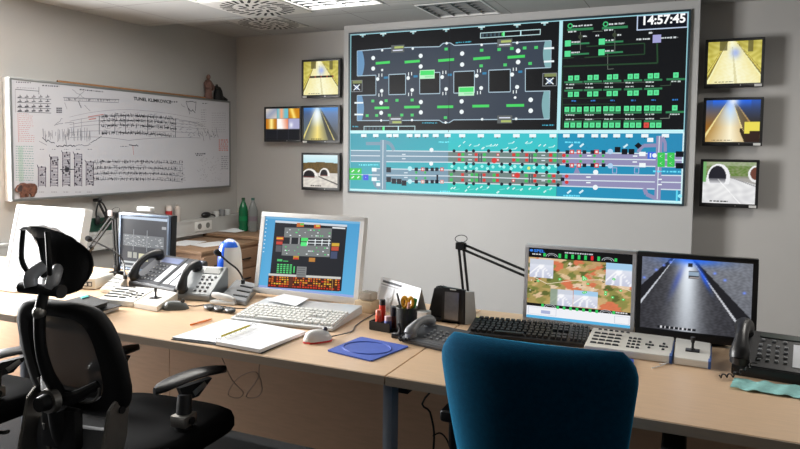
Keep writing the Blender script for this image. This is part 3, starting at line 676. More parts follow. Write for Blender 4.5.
def tunnel_big(u, v):
    d, s = road(u, v, .38, 1.09, .515, .57)
    g = .5+.5*noise2(u, v, 2.2)
    if s < -1.4: c = mix((82, 86, 98), (122, 128, 146), g*.6+.3*v)
    elif s > 1.35: c = mix((92, 94, 100), (142, 146, 156), g*.5+.3*v)
    elif abs(s) > 1.04: c = (34, 34, 38)
    else:
        c = mix((46, 46, 50), (66, 66, 72), g); c = mix(c, (238, 246, 255), .95*math.exp(-((u-.43)/(.085+.05*(1-v)))**2)*(.55+.45*v) + .1*math.exp(-((u-.43)/.25)**2))
    if abs(s+1) < .028: c = (200, 204, 212)
    if abs(s-1) < .026: c = (206, 208, 214)
    c = mix(c, (40, 110, 255), .9*math.exp(-((v-.99)/.07)**2-((u-.48)/.24)**2)); c = mix(c, (30, 90, 250), .8*math.exp(-((u-(.56+.35*(.8-v)))/.022)**2-((v-.76)/.14)**2))
    c = mix(c, (30, 60, 200), .4*math.exp(-((u-(.36-.25*(.8-v)))/.03)**2-((v-.72)/.2)**2))
    for x, y in ((.03, .70), (.14, .82), (.21, .89), (.27, .94), (.67, .83), (.76, .75), (.93, .60)):
        c = mix(c, (120, 150, 255), math.exp(-((u-x)/.014)**2-((v-y)/.017)**2))
    if abs(u-.487) < .046 and abs(v-.785) < .052: c = (64, 66, 70) if v < .775 or v > .825 else (150, 170, 190)
    if abs(u-.487) < .04 and abs(v-.752) < .008: c = (190, 180, 180)
    if abs(u-.448) < .022 and abs(v-.915) < .028: c = (48, 50, 56)
    if .17 < u < .52 and .028 < v < .058: c = (16, 18, 24) if (int(u*100) % 4) else (225, 225, 230)
    return clampc(c)
_r = random.Random(21)
CELLS = [(_r.random(), _r.uniform(.1, 1), _r.choice([(196, 158, 112), (224, 192, 152), (206, 172, 120), (232, 206, 176), (120, 128, 66), (96, 104, 52), (170, 150, 90), (216, 120, 84), (184, 160, 100), (142, 140, 76)])) for _ in range(170)]
def map_view(u, v):
    x, y = u+.02*noise2(u, v, .9), v+.02*noise2(v, u, .8); best = min(CELLS, key=lambda k: (k[0]-x)**2+((k[1]-y)*.75)**2)
    return clampc(mix(best[2], (90, 84, 50), .14*noise2(u, v, 2.)))

def display(parent, W, H, fn=None, res=(40, 32), draw=None, y=-.001, name='screen', z0=0):
    """a lit panel W x H in the local x-z plane, facing -y, lower edge at z0"""
    P = Pic()
    if fn: P.raster(fn, *res, lay=0)
    if draw: draw(P)
    return P.build(name, lambda a, c, l: ((a-.5)*W, y-l*.00025, z0+c*H), LCD, parent)
def bezel(b, W, H, e, d, y0=0, bottom=None, z0=0):
    """hollow front frame, outer size W x H, border e, from y0 back by d, plus the back shell"""
    eb = bottom or e
    b.box((0, y0+d/2, z0+eb/2), (W, d, eb), bev=.003); b.box((0, y0+d/2, z0+H-e/2), (W, d, e), bev=.003)
    for s in (-1, 1): b.box((s*(W-e)/2, y0+d/2, z0+eb+(H-e-eb)/2), (e, d, H-e-eb+.004))
    b.box((0, y0+d*.75+.004, z0+H/2), (W-.006, d*.5, H-.006))
def wall_monitor(cx, zb, W, H, fn, label, sticker=None, res=(84, 66), bot=.028, yf=5.28, wall=YB):
    t = thing('wall_monitor', label, 'monitor', (cx, yf, zb), 0, 'black camera monitors on the wall')
    b = B(); bezel(b, W, H, .019, .04, bottom=bot); obj('frame', b, BLK, t)
    s = display(t, W-.034, H-.019-bot+.004, fn, res, y=.004, z0=bot-.002)
    b = B(); b.box((0, (wall-yf+.04)/2+.008, H/2), (.1, wall-yf-.052, .1)); b.box((0, wall-yf-.006, H/2), (.14, .012, .14)); obj('wall_bracket', b, BLK2, t)
    b = B(); b.cyl((W*.12, -.001, bot/2), (W*.12, .002, bot/2), .004); tag(obj('power_button', b, SIL, t), 'small silver power button', None)
    if sticker:
        b = B(); b.box((sticker*(W/2-.033), -.0012, .012), (.045, .0012, .017)); tag(obj('sticker', b, mat('label_sticker', (200, 200, 198), .6), t), 'pale label on the frame corner', None)
    return t
wall_monitor(.147, 1.868, .372, .338, cctv_yellow(False), 'top monitor right of the big screen, showing a yellow tunnel road', 1)
wall_monitor(.152, 1.462, .378, .338, cctv_blue, 'middle monitor right of the big screen, with a yellow truck in a tunnel', 1)
wall_monitor(.145, 1.03, .372, .338, cctv_portal_white, 'bottom monitor right of the big screen, showing one big white tunnel portal', 1)
wall_monitor(-3.18, 1.868, .398, .345, cctv_yellow(True), 'top monitor left of the big screen, yellow tunnel with a dark barrier across', -1)
wall_monitor(-3.178, 1.462, .396, .338, cctv_left, 'monitor left of the big screen showing a blue and yellow lit tunnel road', -1)
wall_monitor(-3.18, 1.035, .398, .34, cctv_portals, 'bottom monitor left of the big screen, with two tunnel portals')
wall_monitor(-3.586, 1.472, .408, .325, six, 'leftmost wall monitor, split in six small pictures over a dark strip', bot=.02)

# ------------------------------------------------------------------ whiteboard on the left wall
WY0, WY1, WZ0, WZ1 = 2.972, 5.197, 1.042, 1.849
wb = thing('whiteboard', 'long white board covered with hand drawn tunnel plans on the left wall', 'whiteboard', (XL, (WY0+WY1)/2, WZ0))
L, H = WY1-WY0, WZ1-WZ0
b = B(); b.box((.033, 0, H/2), (.062, L, H), bev=.002); obj('body', b, WHP, wb)
b = B()
for z in (.007, H-.007): b.box((.066, 0, z), (.012, L+.002, .016), bev=.002)
for y in (-L/2+.007, L/2-.007): b.box((.066, y, H/2), (.012, .016, H-.03))
obj('frame', b, mat('board_frame', (128, 130, 130), .4, .6), wb)
P = Pic(); OO = V(wb.location)
def bp(px, py): q = at(px, py, 'x', -4.119); return (q.y, q.z)
P.rect(WY0+.01, WZ0+.01, WY1-.01, WZ1-.01, (186, 187, 194), 0)
fA = lambda X, Y: bp(X/6.667, 75+Y/6.667); fB = lambda X, Y: bp(110+X/6.4, 85+Y/6.4)
fC = lambda X, Y: bp(X/6.417, 135+Y/6.417); fD = lambda X, Y: bp(110+X/6.4, 130+Y/6.4)
IK, IR, IG, IL = (92, 92, 100), (186, 130, 126), (130, 162, 156), (140, 140, 148)
rn = random.Random(11)
def ln(f, p, q, w=.004, c=IK): P.line(f(*p), f(*q), w, c, 1)
def squig(f, x0, y0, x1, y1, n, c=IK, w=.004, amp=6):
    pts = [f(x0+(x1-x0)*k/n, y0+(y1-y0)*k/n+rn.uniform(-amp, amp)) for k in range(n+1)]; P.path(pts, w, c, 1)
def rowtext(f, x0, x1, y, c=IK, h=4, sl=0):
    x = x0
    while x < x1:
        w = rn.uniform(4, 14); a, b2 = f(x, y+sl*(x-x0)), f(min(x1, x+w), y+sl*(x-x0)); P.line(a, b2, .0016*h, c, 1); x += w+rn.uniform(3, 7)
def ticks(f, x0, x1, y, n, c=IK, s=9, sl=0):
    for k in range(n):
        x = x0+(x1-x0)*(k+rn.uniform(.1, .9))/n; yy = y+sl*(x-x0); a = rn.uniform(-s, s); ln(f, (x, yy-rn.uniform(3, s)), (x+a*.4, yy+rn.uniform(3, s)), .0035, c)
        if rn.random() < .35: p = f(x, yy+rn.uniform(-4, 4)); P.disc(p[0], p[1], .008, c, 1, 6)
rowtext(fA, 105, 205, 47, h=4, sl=.05); rowtext(fA, 110, 235, 85, h=2, sl=.03); rowtext(fA, 280, 395, 70, h=5, sl=.06); rowtext(fA, 530, 690, 97, h=5, sl=.1)
ln(fA, (100, 95), (258, 108)); ln(fA, (258, 80), (258, 130)); ln(fA, (100, 95), (102, 250), .003, IL)
for j, y in enumerate((140, 170, 203, 232)):
    ln(fA, (112, y+12), (340, y+22), .004)
    for i in range(5): x = 132+i*46; ln(fA, (x-14, y+8), (x+12, y+6), .010 if j > 1 else .006); ln(fA, (x, y-8), (x+2, y+8), .006)
for i in range(3):
    for j in range(3): q = fA(380+i*13, 222+j*13); P.rect(q[0]-.007, q[1]-.005, q[0]+.007, q[1]+.005, IK, 1)
for k in range(15): rowtext(fA, 125, 125+rn.uniform(60, 110), 258+k*13, IR, 2, .04)
ln(fA, (118, 255), (122, 447), .003, IR)
ln(fA, (420, 150), (795, 165), .006, IL); ln(fA, (425, 170), (790, 185), .004, IL); ticks(fA, 425, 790, 160, 34, IL, 12, .03)
squig(fA, 480, 95, 560, 150, 6, IL); squig(fA, 560, 105, 500, 160, 5, IL); squig(fA, 430, 180, 445, 230, 5, IL); squig(fA, 520, 175, 540, 215, 6, IK, .006); squig(fA, 560, 200, 600, 240, 5, IL)
ln(fA, (585, 280), (690, 262), .006, IR); ln(fA, (590, 296), (640, 290), .008, IR); squig(fA, 365, 330, 415, 290, 6, IL); squig(fA, 360, 335, 420, 325, 6, IL)
# long curved tunnel plan across the middle
def arc(x): return 196+26*((x-60)/380)**2 if x > 60 else 196+22*((60-x)/250)**2
for dy, w in ((0, .003), (32, .003), (62, .003), (110, .003), (-40, .002), (158, .003)):
    P.path([fB(x, arc(x)+dy*(1-.35*abs(x-120)/400)) for x in range(-260, 600, 20)], w, IL, 1)
for dy in (0, 30, 62, 110):
    for rep in range(2):
        for k in range(46): x = -60+480*(k+rn.random())/46; y = arc(x)+dy+rn.uniform(-6, 6); a_ = rn.uniform(3, 15); ln(fB, (x, y-a_), (x+rn.uniform(-5, 5), y+a_*.7), .004, rn.choice((IK, IL, IK)))
    for k in range(40): x = rn.uniform(-60, 420); y = arc(x)+dy+rn.uniform(-3, 3); ln(fB, (x-6, y), (x+7, y+rn.uniform(-2, 2)), .006, IK)
for k in range(120):
    x = rn.uniform(-70, 430); y = arc(x)+rn.uniform(-20, 125); a = rn.uniform(3, 12); ln(fB, (x-a, y), (x+a, y+rn.uniform(-3, 3)), .003, IL)
for x in (-70, 30, 98, 240, 418): ln(fB, (x, arc(x)-5), (x, arc(x)+115), .006, (110, 110, 118))
for k in range(40): x = rn.uniform(440, 570); y = 290+rn.uniform(-55, 45); squig(fB, x, y, x+14, y+rn.uniform(-8, 8), 3, IL, .003, 3)
P.path([fB(440, 230), fB(500, 232), fB(600, 262)], .004, IL, 1)
squig(fB, 485, 105, 550, 108, 6, IK, .006, 3); squig(fB, 485, 105, 510, 185, 6, IK, .006, 3); squig(fB, 550, 108, 545, 165, 6, IK, .006, 3); squig(fB, 500, 150, 545, 175, 8, IK, .007, 9); squig(fB, 455, 125, 480, 145, 6, IL)
for k in range(9): rowtext(fB, 582, 615, 160+k*15, IL, 3); rowtext(fB, 650, 740, 180+k*15, (160, 160, 168), 3)
for k in range(10): squig(fB, 560+k*13, 290+rn.uniform(-20, 50), 575+k*13, 320+rn.uniform(-20, 50), 4, IK, .004, 10)
for k in range(6): rowtext(fB, 695, 755, 352+k*13, (196, 128, 124), 7)
P.text('TUNEL KLIMKOVICE', *fB(150, 96), .036, (44, 44, 50), 2, bold=.03, sx=1.25); rowtext(fB, 385, 430, 108, h=7); rowtext(fB, 590, 625, 118, h=4)
# ramps at the left of the plan
for k in range(46): x = rn.uniform(275, 600); ln(fA, (x, rn.uniform(350, 400)), (x+rn.uniform(-6, 6), rn.uniform(400, 447)), .004, IL)
ln(fA, (430, 320), (490, 315), .004, IL); ln(fA, (490, 315), (494, 440), .004, IL); ln(fA, (540, 290), (545, 430), .003, IL)
squig(fC, 270, 20, 350, 60, 9, IK, .005, 14); squig(fC, 360, 70, 480, 66, 14, IK, .006, 8); squig(fC, 580, 50, 650, 10, 6, IK, .004, 3); squig(fC, 480, 70, 580, 60, 14, IL, .005, 6)
ln(fC, (420, 5), (424, 70), .004); ln(fC, (250, 40), (300, 66), .004, IL)
for k in range(15): rowtext(fC, 100, 215, 72+k*15.5, IG, 3, .02)
P.rect(*fC(120, 300), *fC(146, 75), (168, 186, 182), 1)
for cx, y0, y1 in ((268, 205, 335), (346, 140, 332), (424, 112, 332), (500, 120, 330), (575, 170, 326)):
    w = 24
    for s in (-1, 1): ln(fC, (cx+s*w, y0), (cx+s*w, y1), .005, (104, 98, 112))
    for k in range(int((y1-y0)/6)):
        y = y0+k*6; ln(fC, (cx-w, y), (cx+w, y+rn.uniform(-3, 3)), .003, (118, 112, 126))
        if rn.random() < .5: q = fC(cx+rn.uniform(-w, w), y); P.disc(q[0], q[1], .007, (90, 88, 98), 1, 6)
    squig(fC, cx-w-8, y0-14, cx-w, y0+6, 4, IK, .005, 6); rowtext(fC, cx-18, cx+18, 366, IL, 3); rowtext(fC, cx-14, cx+14, 92, IL, 3)
q = fC(428, 222); P.disc(q[0], q[1], .02, IK, 1, 8); ln(fC, (385, 222), (480, 220), .006)
# second plan lower down
for dy, w in ((0, .004), (40, .005), (75, .005), (112, .004)):
    P.path([fD(x, 200+dy+.00018*(x-120)**2) for x in range(-110, 480, 25)], w, (128, 128, 136), 1)
for dy in (0, 40, 75, 112): ticks(fD, -110, 470, 200+dy, 54, (112, 112, 120), 14, .01)
for k in range(190): x = rn.uniform(-100, 480); y = 192+rn.uniform(0, 130); a = rn.uniform(3, 10); ln(fD, (x-a, y), (x+a, y+rn.uniform(-5, 5)), .0032, (140, 138, 146))
rowtext(fD, 65, 115, 105, IL, 4); squig(fD, 120, 95, 180, 98, 10, IK, .007, 5); squig(fD, 145, 105, 150, 160, 5, IR, .005, 6)
rowtext(fD, 545, 610, 152, IK, 7); rowtext(fD, 550, 590, 162, IK, 5)
for k in range(60): x = rn.uniform(552, 710); y = rn.uniform(175, 330); squig(fD, x, y, x+8, y+rn.uniform(-12, 12), 3, (150, 150, 158), .003, 3)
for k in range(7): rowtext(fD, 712, 755, 170+k*13, IL, 5)
P.build('drawn_surface', lambda a, c, l: (.0675+l*.0003, a-OO.y, c-OO.z), BOARDM, wb)

# bear-shaped magnet, lower left of the board
def outline(f, pts, x, depth): return [(x, f(*p)[0], f(*p)[1]) for p in pts]
bear = [(92, 345), (100, 335), (108, 322), (118, 318), (132, 308), (148, 306), (165, 312), (190, 309), (215, 312), (228, 325), (232, 345), (228, 368), (216, 385), (212, 396), (196, 397), (194, 384), (180, 374), (172, 380), (172, 397), (156, 398), (156, 376), (146, 378), (146, 400), (128, 401), (126, 376), (120, 366), (108, 368), (98, 362), (92, 354)]
bo = thing('bear_magnet', 'flat brown bear figure on the lower left corner of the whiteboard', 'magnet', (-4.117, 3.07, 1.12))
BRN = mat('bear_brown', (98, 62, 48), .7, noise=(60, .45)); o_ = V(bo.location)
b = B(); ring = [V((-4.1165, *fC(*p))) - o_ for p in bear]
cc = sum(ring, V())/len(ring)
b.loft([ring, [cc+(p-cc)*1.0+V((.012, 0, 0)) for p in ring], [cc+(p-cc)*.86+V((.02, 0, 0)) for p in ring]]); obj('body', b, BRN, bo)
b = B(); hd = [V((-4.1165+.021, *fC(*p)))-o_ for p in ((92, 345), (100, 335), (108, 322), (120, 320), (128, 335), (124, 358), (108, 366), (96, 360))]
b.prism([tuple(p) for p in hd], (.004, 0, 0)); obj('head', b, mat('bear_dark_brown', (58, 42, 38), .7, noise=(60, .3)), bo)

# things lying and standing on the whiteboard's top edge
def tag1(name, b, m, label, cat, **k):
    g = k.pop('group', None); return tag(obj(name, b, m, **k), label, cat, g)
b = B(); b.cyl((-4.155, 3.36, WZ1+.009), (-4.15, 4.9, WZ1+.009), .009, n=10); tag1('wooden_pointer', b, mat('pointer_wood', (150, 108, 70), .6, noise=(20, .1)), 'long thin wooden stick lying on top of the whiteboard', 'stick')
fg = thing('brown_figurine', 'small reddish brown standing figurine on top of the whiteboard', 'figurine', (-4.15, 4.93, WZ1+.001))
FB = mat('figurine_brown', (112, 82, 74), .6, noise=(40, .15))
b = B(); b.lathe([(.045, 0), (.05, .01), (.042, .03), (.034, .07), (.04, .11), (.044, .14), (.034, .165), (.014, .178)], n=18, sx=.75)
b.tube([(.0, -.038, .15), (.022, -.045, .11), (.034, -.012, .09)], [.013, .012, .01]); b.tube([(.0, .038, .15), (.022, .045, .11), (.034, .012, .085)], [.013, .012, .01]); obj('body', b, FB, fg)
b = B(); b.ball((.003, 0, .2), (.038, .036, .05)); b.ball((.02, 0, .198), (.012, .01, .014), 8); obj('head', b, FB, fg)
ct = thing('black_animal_figure', 'black sitting animal figure beside the brown figurine on the whiteboard', 'figurine', (-4.15, 5.07, WZ1+.001))
b = B(); b.lathe([(.05, 0), (.055, .012), (.052, .05), (.042, .09), (.026, .118), (.008, .128)], n=18, sx=.7)
obj('body', b, RUBBER, ct)
b = B(); b.tube([(0, .04, .03), (0, .08, .02), (.004, .12, .012)], [.024, .018, .009]); obj('tail', b, RUBBER, ct)
b = B(); b.ball((.0, -.03, .115), (.04, .044, .036)); b.prism([(0, -.04, .128), (0, -.03, .128), (0, -.036, .146)], (.008, 0, 0)); b.prism([(0, -.024, .13), (0, -.014, .128), (0, -.018, .146)], (.008, 0, 0)); obj('head', b, RUBBER, ct)

# ------------------------------------------------------------------ cable duct, cabinets, bottles in the left corner
DUCT = mat('duct_plastic', (186, 186, 184), .5, noise=(20, .02))
t = thing('cable_duct', 'grey-white cable trunking running along the left wall below the whiteboard', 'cable duct', (XL, 4.0, .63))
b = B(); b.box((.026, .05, .07), (.05, 2.66, .14), bev=.004); obj('trunking', b, DUCT, t)
b = B(); b.box((.053, .05, .128), (.006, 2.66, .018)); b.box((.053, .05, .012), (.006, 2.66, .018)); obj('cover_rail', b, DUCT, t)
for y in (4.73,):
    b = B(); b.box((.054, y+.1-4, .075), (.008, .22, .085), bev=.002); so = obj('socket_plate', b, WHP, t)
    b = B()
    for k in (-.055, .055): b.cyl((.0585, y+.1-4+k, .075), (.0605, y+.1-4+k, .075), .026, n=20)
    obj('socket', b, mat('socket_grey', (120, 120, 118), .5), so)
def cabinet(name, label, x0, x1, y0, y1, z1, face, cols, rows, group=None, fx=None):
    t = thing(name, label, 'cabinet', ((x0+x1)/2, (y0+y1)/2, 0)); X, Y = (x1-x0)/2, (y1-y0)/2; F0 = -X+.01 if fx is None else fx-(x0+x1)/2; FW = X-.01-F0
    b = B(); b.box((0, 0, (z1-.025)/2), (2*X-.02, 2*Y-.02, z1-.025)); obj('carcass', b, CABW, t)
    b = B(); b.box((0, 0, z1-.0125), (2*X, 2*Y, .025), bev=.002); obj('top', b, CABT, t)
    for c in range(cols):
        for r in range(rows):
            z0 = .05+(z1-.09)*r/rows; hh = (z1-.09)/rows-.008
            if face == 'x': ce = (X-.002, -Y+.01+(2*Y-.02)*(c+.5)/cols, z0+hh/2); d = (.018, (2*Y-.02)/cols-.008, hh); hc = (X+.018, ce[1], ce[2]); hd = (.012, .11, .012)
            else: ce = (F0+FW*(c+.5)/cols, -Y+.002, z0+hh/2); d = (FW/cols-.008, .018, hh); hc = (ce[0], -Y-.018, ce[2]); hd = (.11, .012, .012)
            b = B(); b.box(ce, d, bev=.002); dr = obj('drawer', b, CABW, t)
            b = B(); b.box(hc, hd, bev=.004)
            for s in (-.045, .045):
                if face == 'x': b.box((X+.009, ce[1]+s, ce[2]), (.022, .008, .008))
                else: b.box((ce[0]+s, -Y-.009, ce[2]), (.008, .022, .008))
            obj('handle', b, BLK2, dr)
    return t
cabinet('low_drawer_cabinet', 'low brown wooden cabinet along the left wall with papers on its top', XL+.005, -3.555, 4.13, 4.87, .60, 'x', 2, 3)
cabinet('low_drawer_cabinet', 'brown wooden drawer cabinet in the far left corner carrying two plastic bottles', XL+.005, -2.92, 4.88, 5.37, .63, 'y', 2, 4, fx=-3.88 if False else -3.53)
for i, (x, y, rz, lab) in enumerate(((-4.0, 4.45, .1, 'flat white sheet on the low cabinet top, left one near the black monitor'), (-3.76, 4.5, -.25, 'flat white sheet on the low cabinet top, right one near its corner'))):
    b = B(); b.box((0, 0, .002), (.21, .297, .003)); tag1('paper_sheet', b, PAPER, lab, 'paper', loc=(x, y, .6002), rot=(0, 0, rz), group='papers on the low cabinet')
b = B(); b.sheet(lambda u, v: ((u-.5)*.2, (v-.5)*.14, .006+.02*sin(u*pi)*v), 6, 4, (0, 0, .002)); tag1('crumpled_paper', b, PAPER, 'small white crumpled paper on the corner cabinet left of the bottles', 'paper', loc=(-4.02, 5.08, .63))
def plastic(name, rgb, fac):
    m = bpy.data.materials.new(name); m.use_nodes = True; nt = m.node_tree; b = nt.nodes['Principled BSDF']; b.inputs['Base Color'].default_value = lin(rgb)+(1,)
    b.inputs['Roughness'].default_value = .12; o = nt.nodes['Material Output']; x = nt.nodes.new('ShaderNodeMixShader'); t = nt.nodes.new('ShaderNodeBsdfTransparent'); t.inputs[0].default_value = lin(rgb)+(1,) if fac > .4 else (1, 1, 1, 1)
    x.inputs[0].default_value = fac; nt.links.new(t.outputs[0], x.inputs[1]); nt.links.new(b.outputs[0], x.inputs[2]); nt.links.new(x.outputs[0], o.inputs[0]); return m
def bottle(loc, m, cap, label, capn):
    t = thing('plastic_bottle', label, 'bottle', loc, 0, 'bottles on the corner cabinet')
    b = B(); b.lathe([(.034, 0), (.042, .006), (.044, .03), (.041, .06), (.044, .09), (.044, .12), (.040, .135), (.044, .15), (.044, .19), (.038, .225), (.024, .262), (.015, .282), (.0145, .298)], n=24); obj('body', b, m, t)
    b = B(); b.lathe([(.0165, .296), (.0165, .314), (.015, .316)], n=16); obj('cap', b, cap, t)
    b = B(); b.lathe([(.0447, .1), (.0447, .145)], n=24); obj('label_band', b, capn, t)
bottle((-3.955, 5.18, .63), plastic('green_plastic', (34, 130, 84), .55), mat('dark_green_cap', (18, 70, 42), .5), 'green plastic bottle on the corner cabinet', plastic('green_band', (24, 130, 80), .8))
bottle((-3.86, 5.2, .63), plastic('clear_plastic', (176, 182, 182), .42), mat('teal_cap', (40, 96, 84), .5), 'clear plastic bottle with a dark green cap, right of the green one', plastic('pale_band', (150, 140, 150), .55))
# small things on the duct ledge
ZD = .7705
can = thing('drink_can', 'small red and white can on the wall trunking behind the black monitor', 'can', (-4.15, 4.42, ZD))
b = B(); b.lathe([(.024, 0), (.027, .004), (.027, .135), (.022, .145)], n=20); obj('body', b, mat('can_white_red', (206, 196, 190), .4, noise=(30, .12)), can)
b = B(); b.lathe([(.0276, .05), (.0276, .1)], n=20); tag(obj('band', b, mat('can_red', (176, 44, 46), .4), can), 'red band', None)
b = B(); b.lathe([(.024, 0), (.026, .004), (.026, .12), (.012, .135), (.012, .15)], n=20); tag1('spray_bottle', b, mat('spray_grey', (190, 182, 176), .4, noise=(30, .1)), 'slim pale bottle standing right of the small red and white can', 'bottle', loc=(-4.15, 4.52, ZD))
b = B(); b.box((0, 0, .014), (.05, .2, .027), bev=.006); b.box((0, .02, .032), (.036, .1, .012), bev=.004); tag1('black_case', b, BLK2, 'flat black case on the wall trunking just behind the black monitor', 'case', loc=(-4.152, 4.24, ZD))
b = B(); b.ball((0, 0, .028), (.055, .12, .055)); b.tube([(.0, .05, .03), (.01, .09, .02), (.004, .12, .006)], .007); tag1('black_mouse', b, BLK, 'rounded black object on the trunking above the wall sockets', 'computer mouse', loc=(-4.15, 4.89, ZD))
for i, (y, r, h) in enumerate(((5.03, .026, .05), (5.11, .028, .06), (5.19, .027, .055))):
    t = thing('grey_cup', ['small pale cup nearest the rounded black object on the trunking', 'middle one of three small pale cups on the trunking', 'small pale cup on the trunking nearest the room corner'][i], 'cup', (-4.15, y, ZD), 0, 'small cups on the trunking')
    b = B(); b.lathe([(r*.8, 0), (r, .004), (r*1.05, h), (r*.9, h), (r*.85, .01)], n=18); obj('bowl', b, LGR if i != 1 else GRY, t)
    b = B(); b.tube([(0, r, h*.8), (0, r+.015, h*.6), (0, r+.012, h*.3), (0, r, h*.25)], .0035); obj('handle', b, LGR, t)
# hung things at the left
hg = thing('hanging_headset', 'black headset with loops of cable hanging on the left wall', 'headset', (XL+.05, 3.68, .86))
b = B(); b.tube([(0, 0, .14), (.02, -.03, .11), (.02, -.045, .04), (.02, -.02, -.02), (.02, .03, -.01), (.02, .05, .06), (.02, .02, .12), (0, 0, .14)], .006); b.tube([(0, .0, .13), (.02, .04, .03), (.015, .09, -.03)], .009); obj('cable', b, RUBBER, hg)
b = B(); b.cyl((-.05, 0, .145), (.02, 0, .15), .012); b.ball((.01, 0, .15), (.03, .035, .03)); obj('hook', b, BLK, hg)
b = B(); b.ball((.025, .055, .03), (.04, .05, .09)); b.ball((.02, -.03, .0), (.035, .045, .07)); obj('ear_cup', b, BLK2, hg)
b = B(); b.box((0, 0, 0), (.03, .26, .1), rx=-.02, bev=.006); b.box((.017, 0, .03), (.004, .2, .006)); tag1('green_case', b, mat('dark_green_cloth', (22, 64, 50), .8, noise=(80, .2)), 'dark green case behind the desk lamp on the left wall', 'case', loc=(XL+.03, 3.7, .8225))

# ------------------------------------------------------------------ desks
DZ = .74; DF, DB = 1.765, 2.70
def desk(x0, x1, label, last=False):
    t = thing('desk', label, 'desk', ((x0+x1)/2, (DF+DB)/2, 0), 0, 'beech desks in one long row'); X, Y = (x1-x0)/2-.001, (DB-DF)/2
    b = B(); b.box((0, .0015, DZ-.014), (2*X, 2*Y-.003, .028), bev=.0012, seg=1); obj('top', b, WOOD, t)
    b = B(); b.box((0, -Y-.0006, DZ-.0145), (2*X, .0025, .0265)); obj('edge_band', b, WOODE, t)
    for sx in ((-1, 1) if last else (-1,)):
        for sy in (-1, 1):
            b = B(); b.box((sx*X-.006-(0 if sx < 0 else .01), sy*(Y-.05)+.02*(sy > 0), (DZ-.03)/2), (.03, .05-.02*(sy > 0), DZ-.03), bev=.004); obj('leg', b, STEEL, t)
        b = B(); b.box((sx*(X-.034), -.05, DZ-.046), (.03, 2*Y-.2, .034)); obj('frame_rail', b, BLK2, t)
    b = B(); b.box((0, Y-.1, .375), (2*X, .016, .67)); obj('modesty_panel', b, PANEL, t)
    return t
desk(-4.04, -2.441, 'left end desk of the beech row, carrying the big white overexposed monitor')
desk(-2.439, -.84, 'middle beech desk in the row, with the open notebook and white keyboard')
desk(-.838, .76, 'right beech desk of the row, in front of the blue chair', last=True)
b = B(); b.tube([at(x, y, 'y', 2.2) for x, y in ((222, 358), (232, 380), (243, 392), (238, 398), (228, 394), (238, 378), (256, 372), (262, 388), (257, 397), (246, 396), (258, 378), (260, 362))]+[V((-1.6, 2.3, .7085))], .0022, n=6)
tag1('white_cable', b, mat('tan_cable', (178, 150, 128), .6), 'thin pale cable hanging in a loose loop under the middle desk', 'cable')  # tan near the panel colour, so the loop stays faint
b = B(); b.tube([V((-.72, 2.3, .7065))]+[at(x, y, 'y', 2.25) for x, y in ((425, 398), (430, 412), (434, 432), (433, 455))], .004, n=6); b.tube([at(x, y, 'y', 2.25) for x, y in ((433, 436), (440, 433), (447, 440), (452, 456), (455, 475))], .003, n=6)
tag1('black_cable', b, RUBBER, 'dark cables hanging under the right desk left of the blue chair', 'cable')

# ------------------------------------------------------------------ monitors on the desks
def desk_monitor(x, y, z0, W, H, m, label, fn=None, draw=None, tilt=8, rz=0, e=.018, bottom=None, res=(60, 48), depth=.045, standm=None, group=None, yb=None):
    t = thing('desk_monitor', label, 'monitor', (x, y, DZ), rz, group)
    T = (-R(tilt), 0, 0); z = z0-DZ
    b = B(); bezel(b, W, H, e, depth, bottom=bottom or e); obj('frame', b, m, t, loc=(0, 0, z), rot=T)
    s = display(t, W-2*e+.004, H-e-(bottom or e)+.004, fn, res, draw, y=.006, z0=(bottom or e)-.002); s.location = (0, 0, z); s.rotation_euler = T
    sm = standm or m
    zc = z+H*.45; yc = depth+sin(R(tilt))*H*.45
    b = B(); b.box((0, yc+.03, zc-.03), (.11, .06, .11), bev=.008); b.loft([[(sx*w, yc+.045+o, zz) for sx, o in ((-1, 0), (1, 0), (1, .03), (-1, .03))] for w, zz in ((.05, .012), (.038, zc*.5), (.045, zc))]); obj('stand_neck', b, sm, t)
    b = B(); b.lathe([(.115, 0), (.12, .004), (.115, .012), (.06, .018)], c=(0, yc+.04, 0), n=32, sy=.8); obj('stand_base', b, sm, t)
    return t
def scr_white(P): P.rect(0, 0, 1, 1, (255, 255, 255), 0); P.rect(.0, .96, 1, 1, (235, 240, 250), 1)
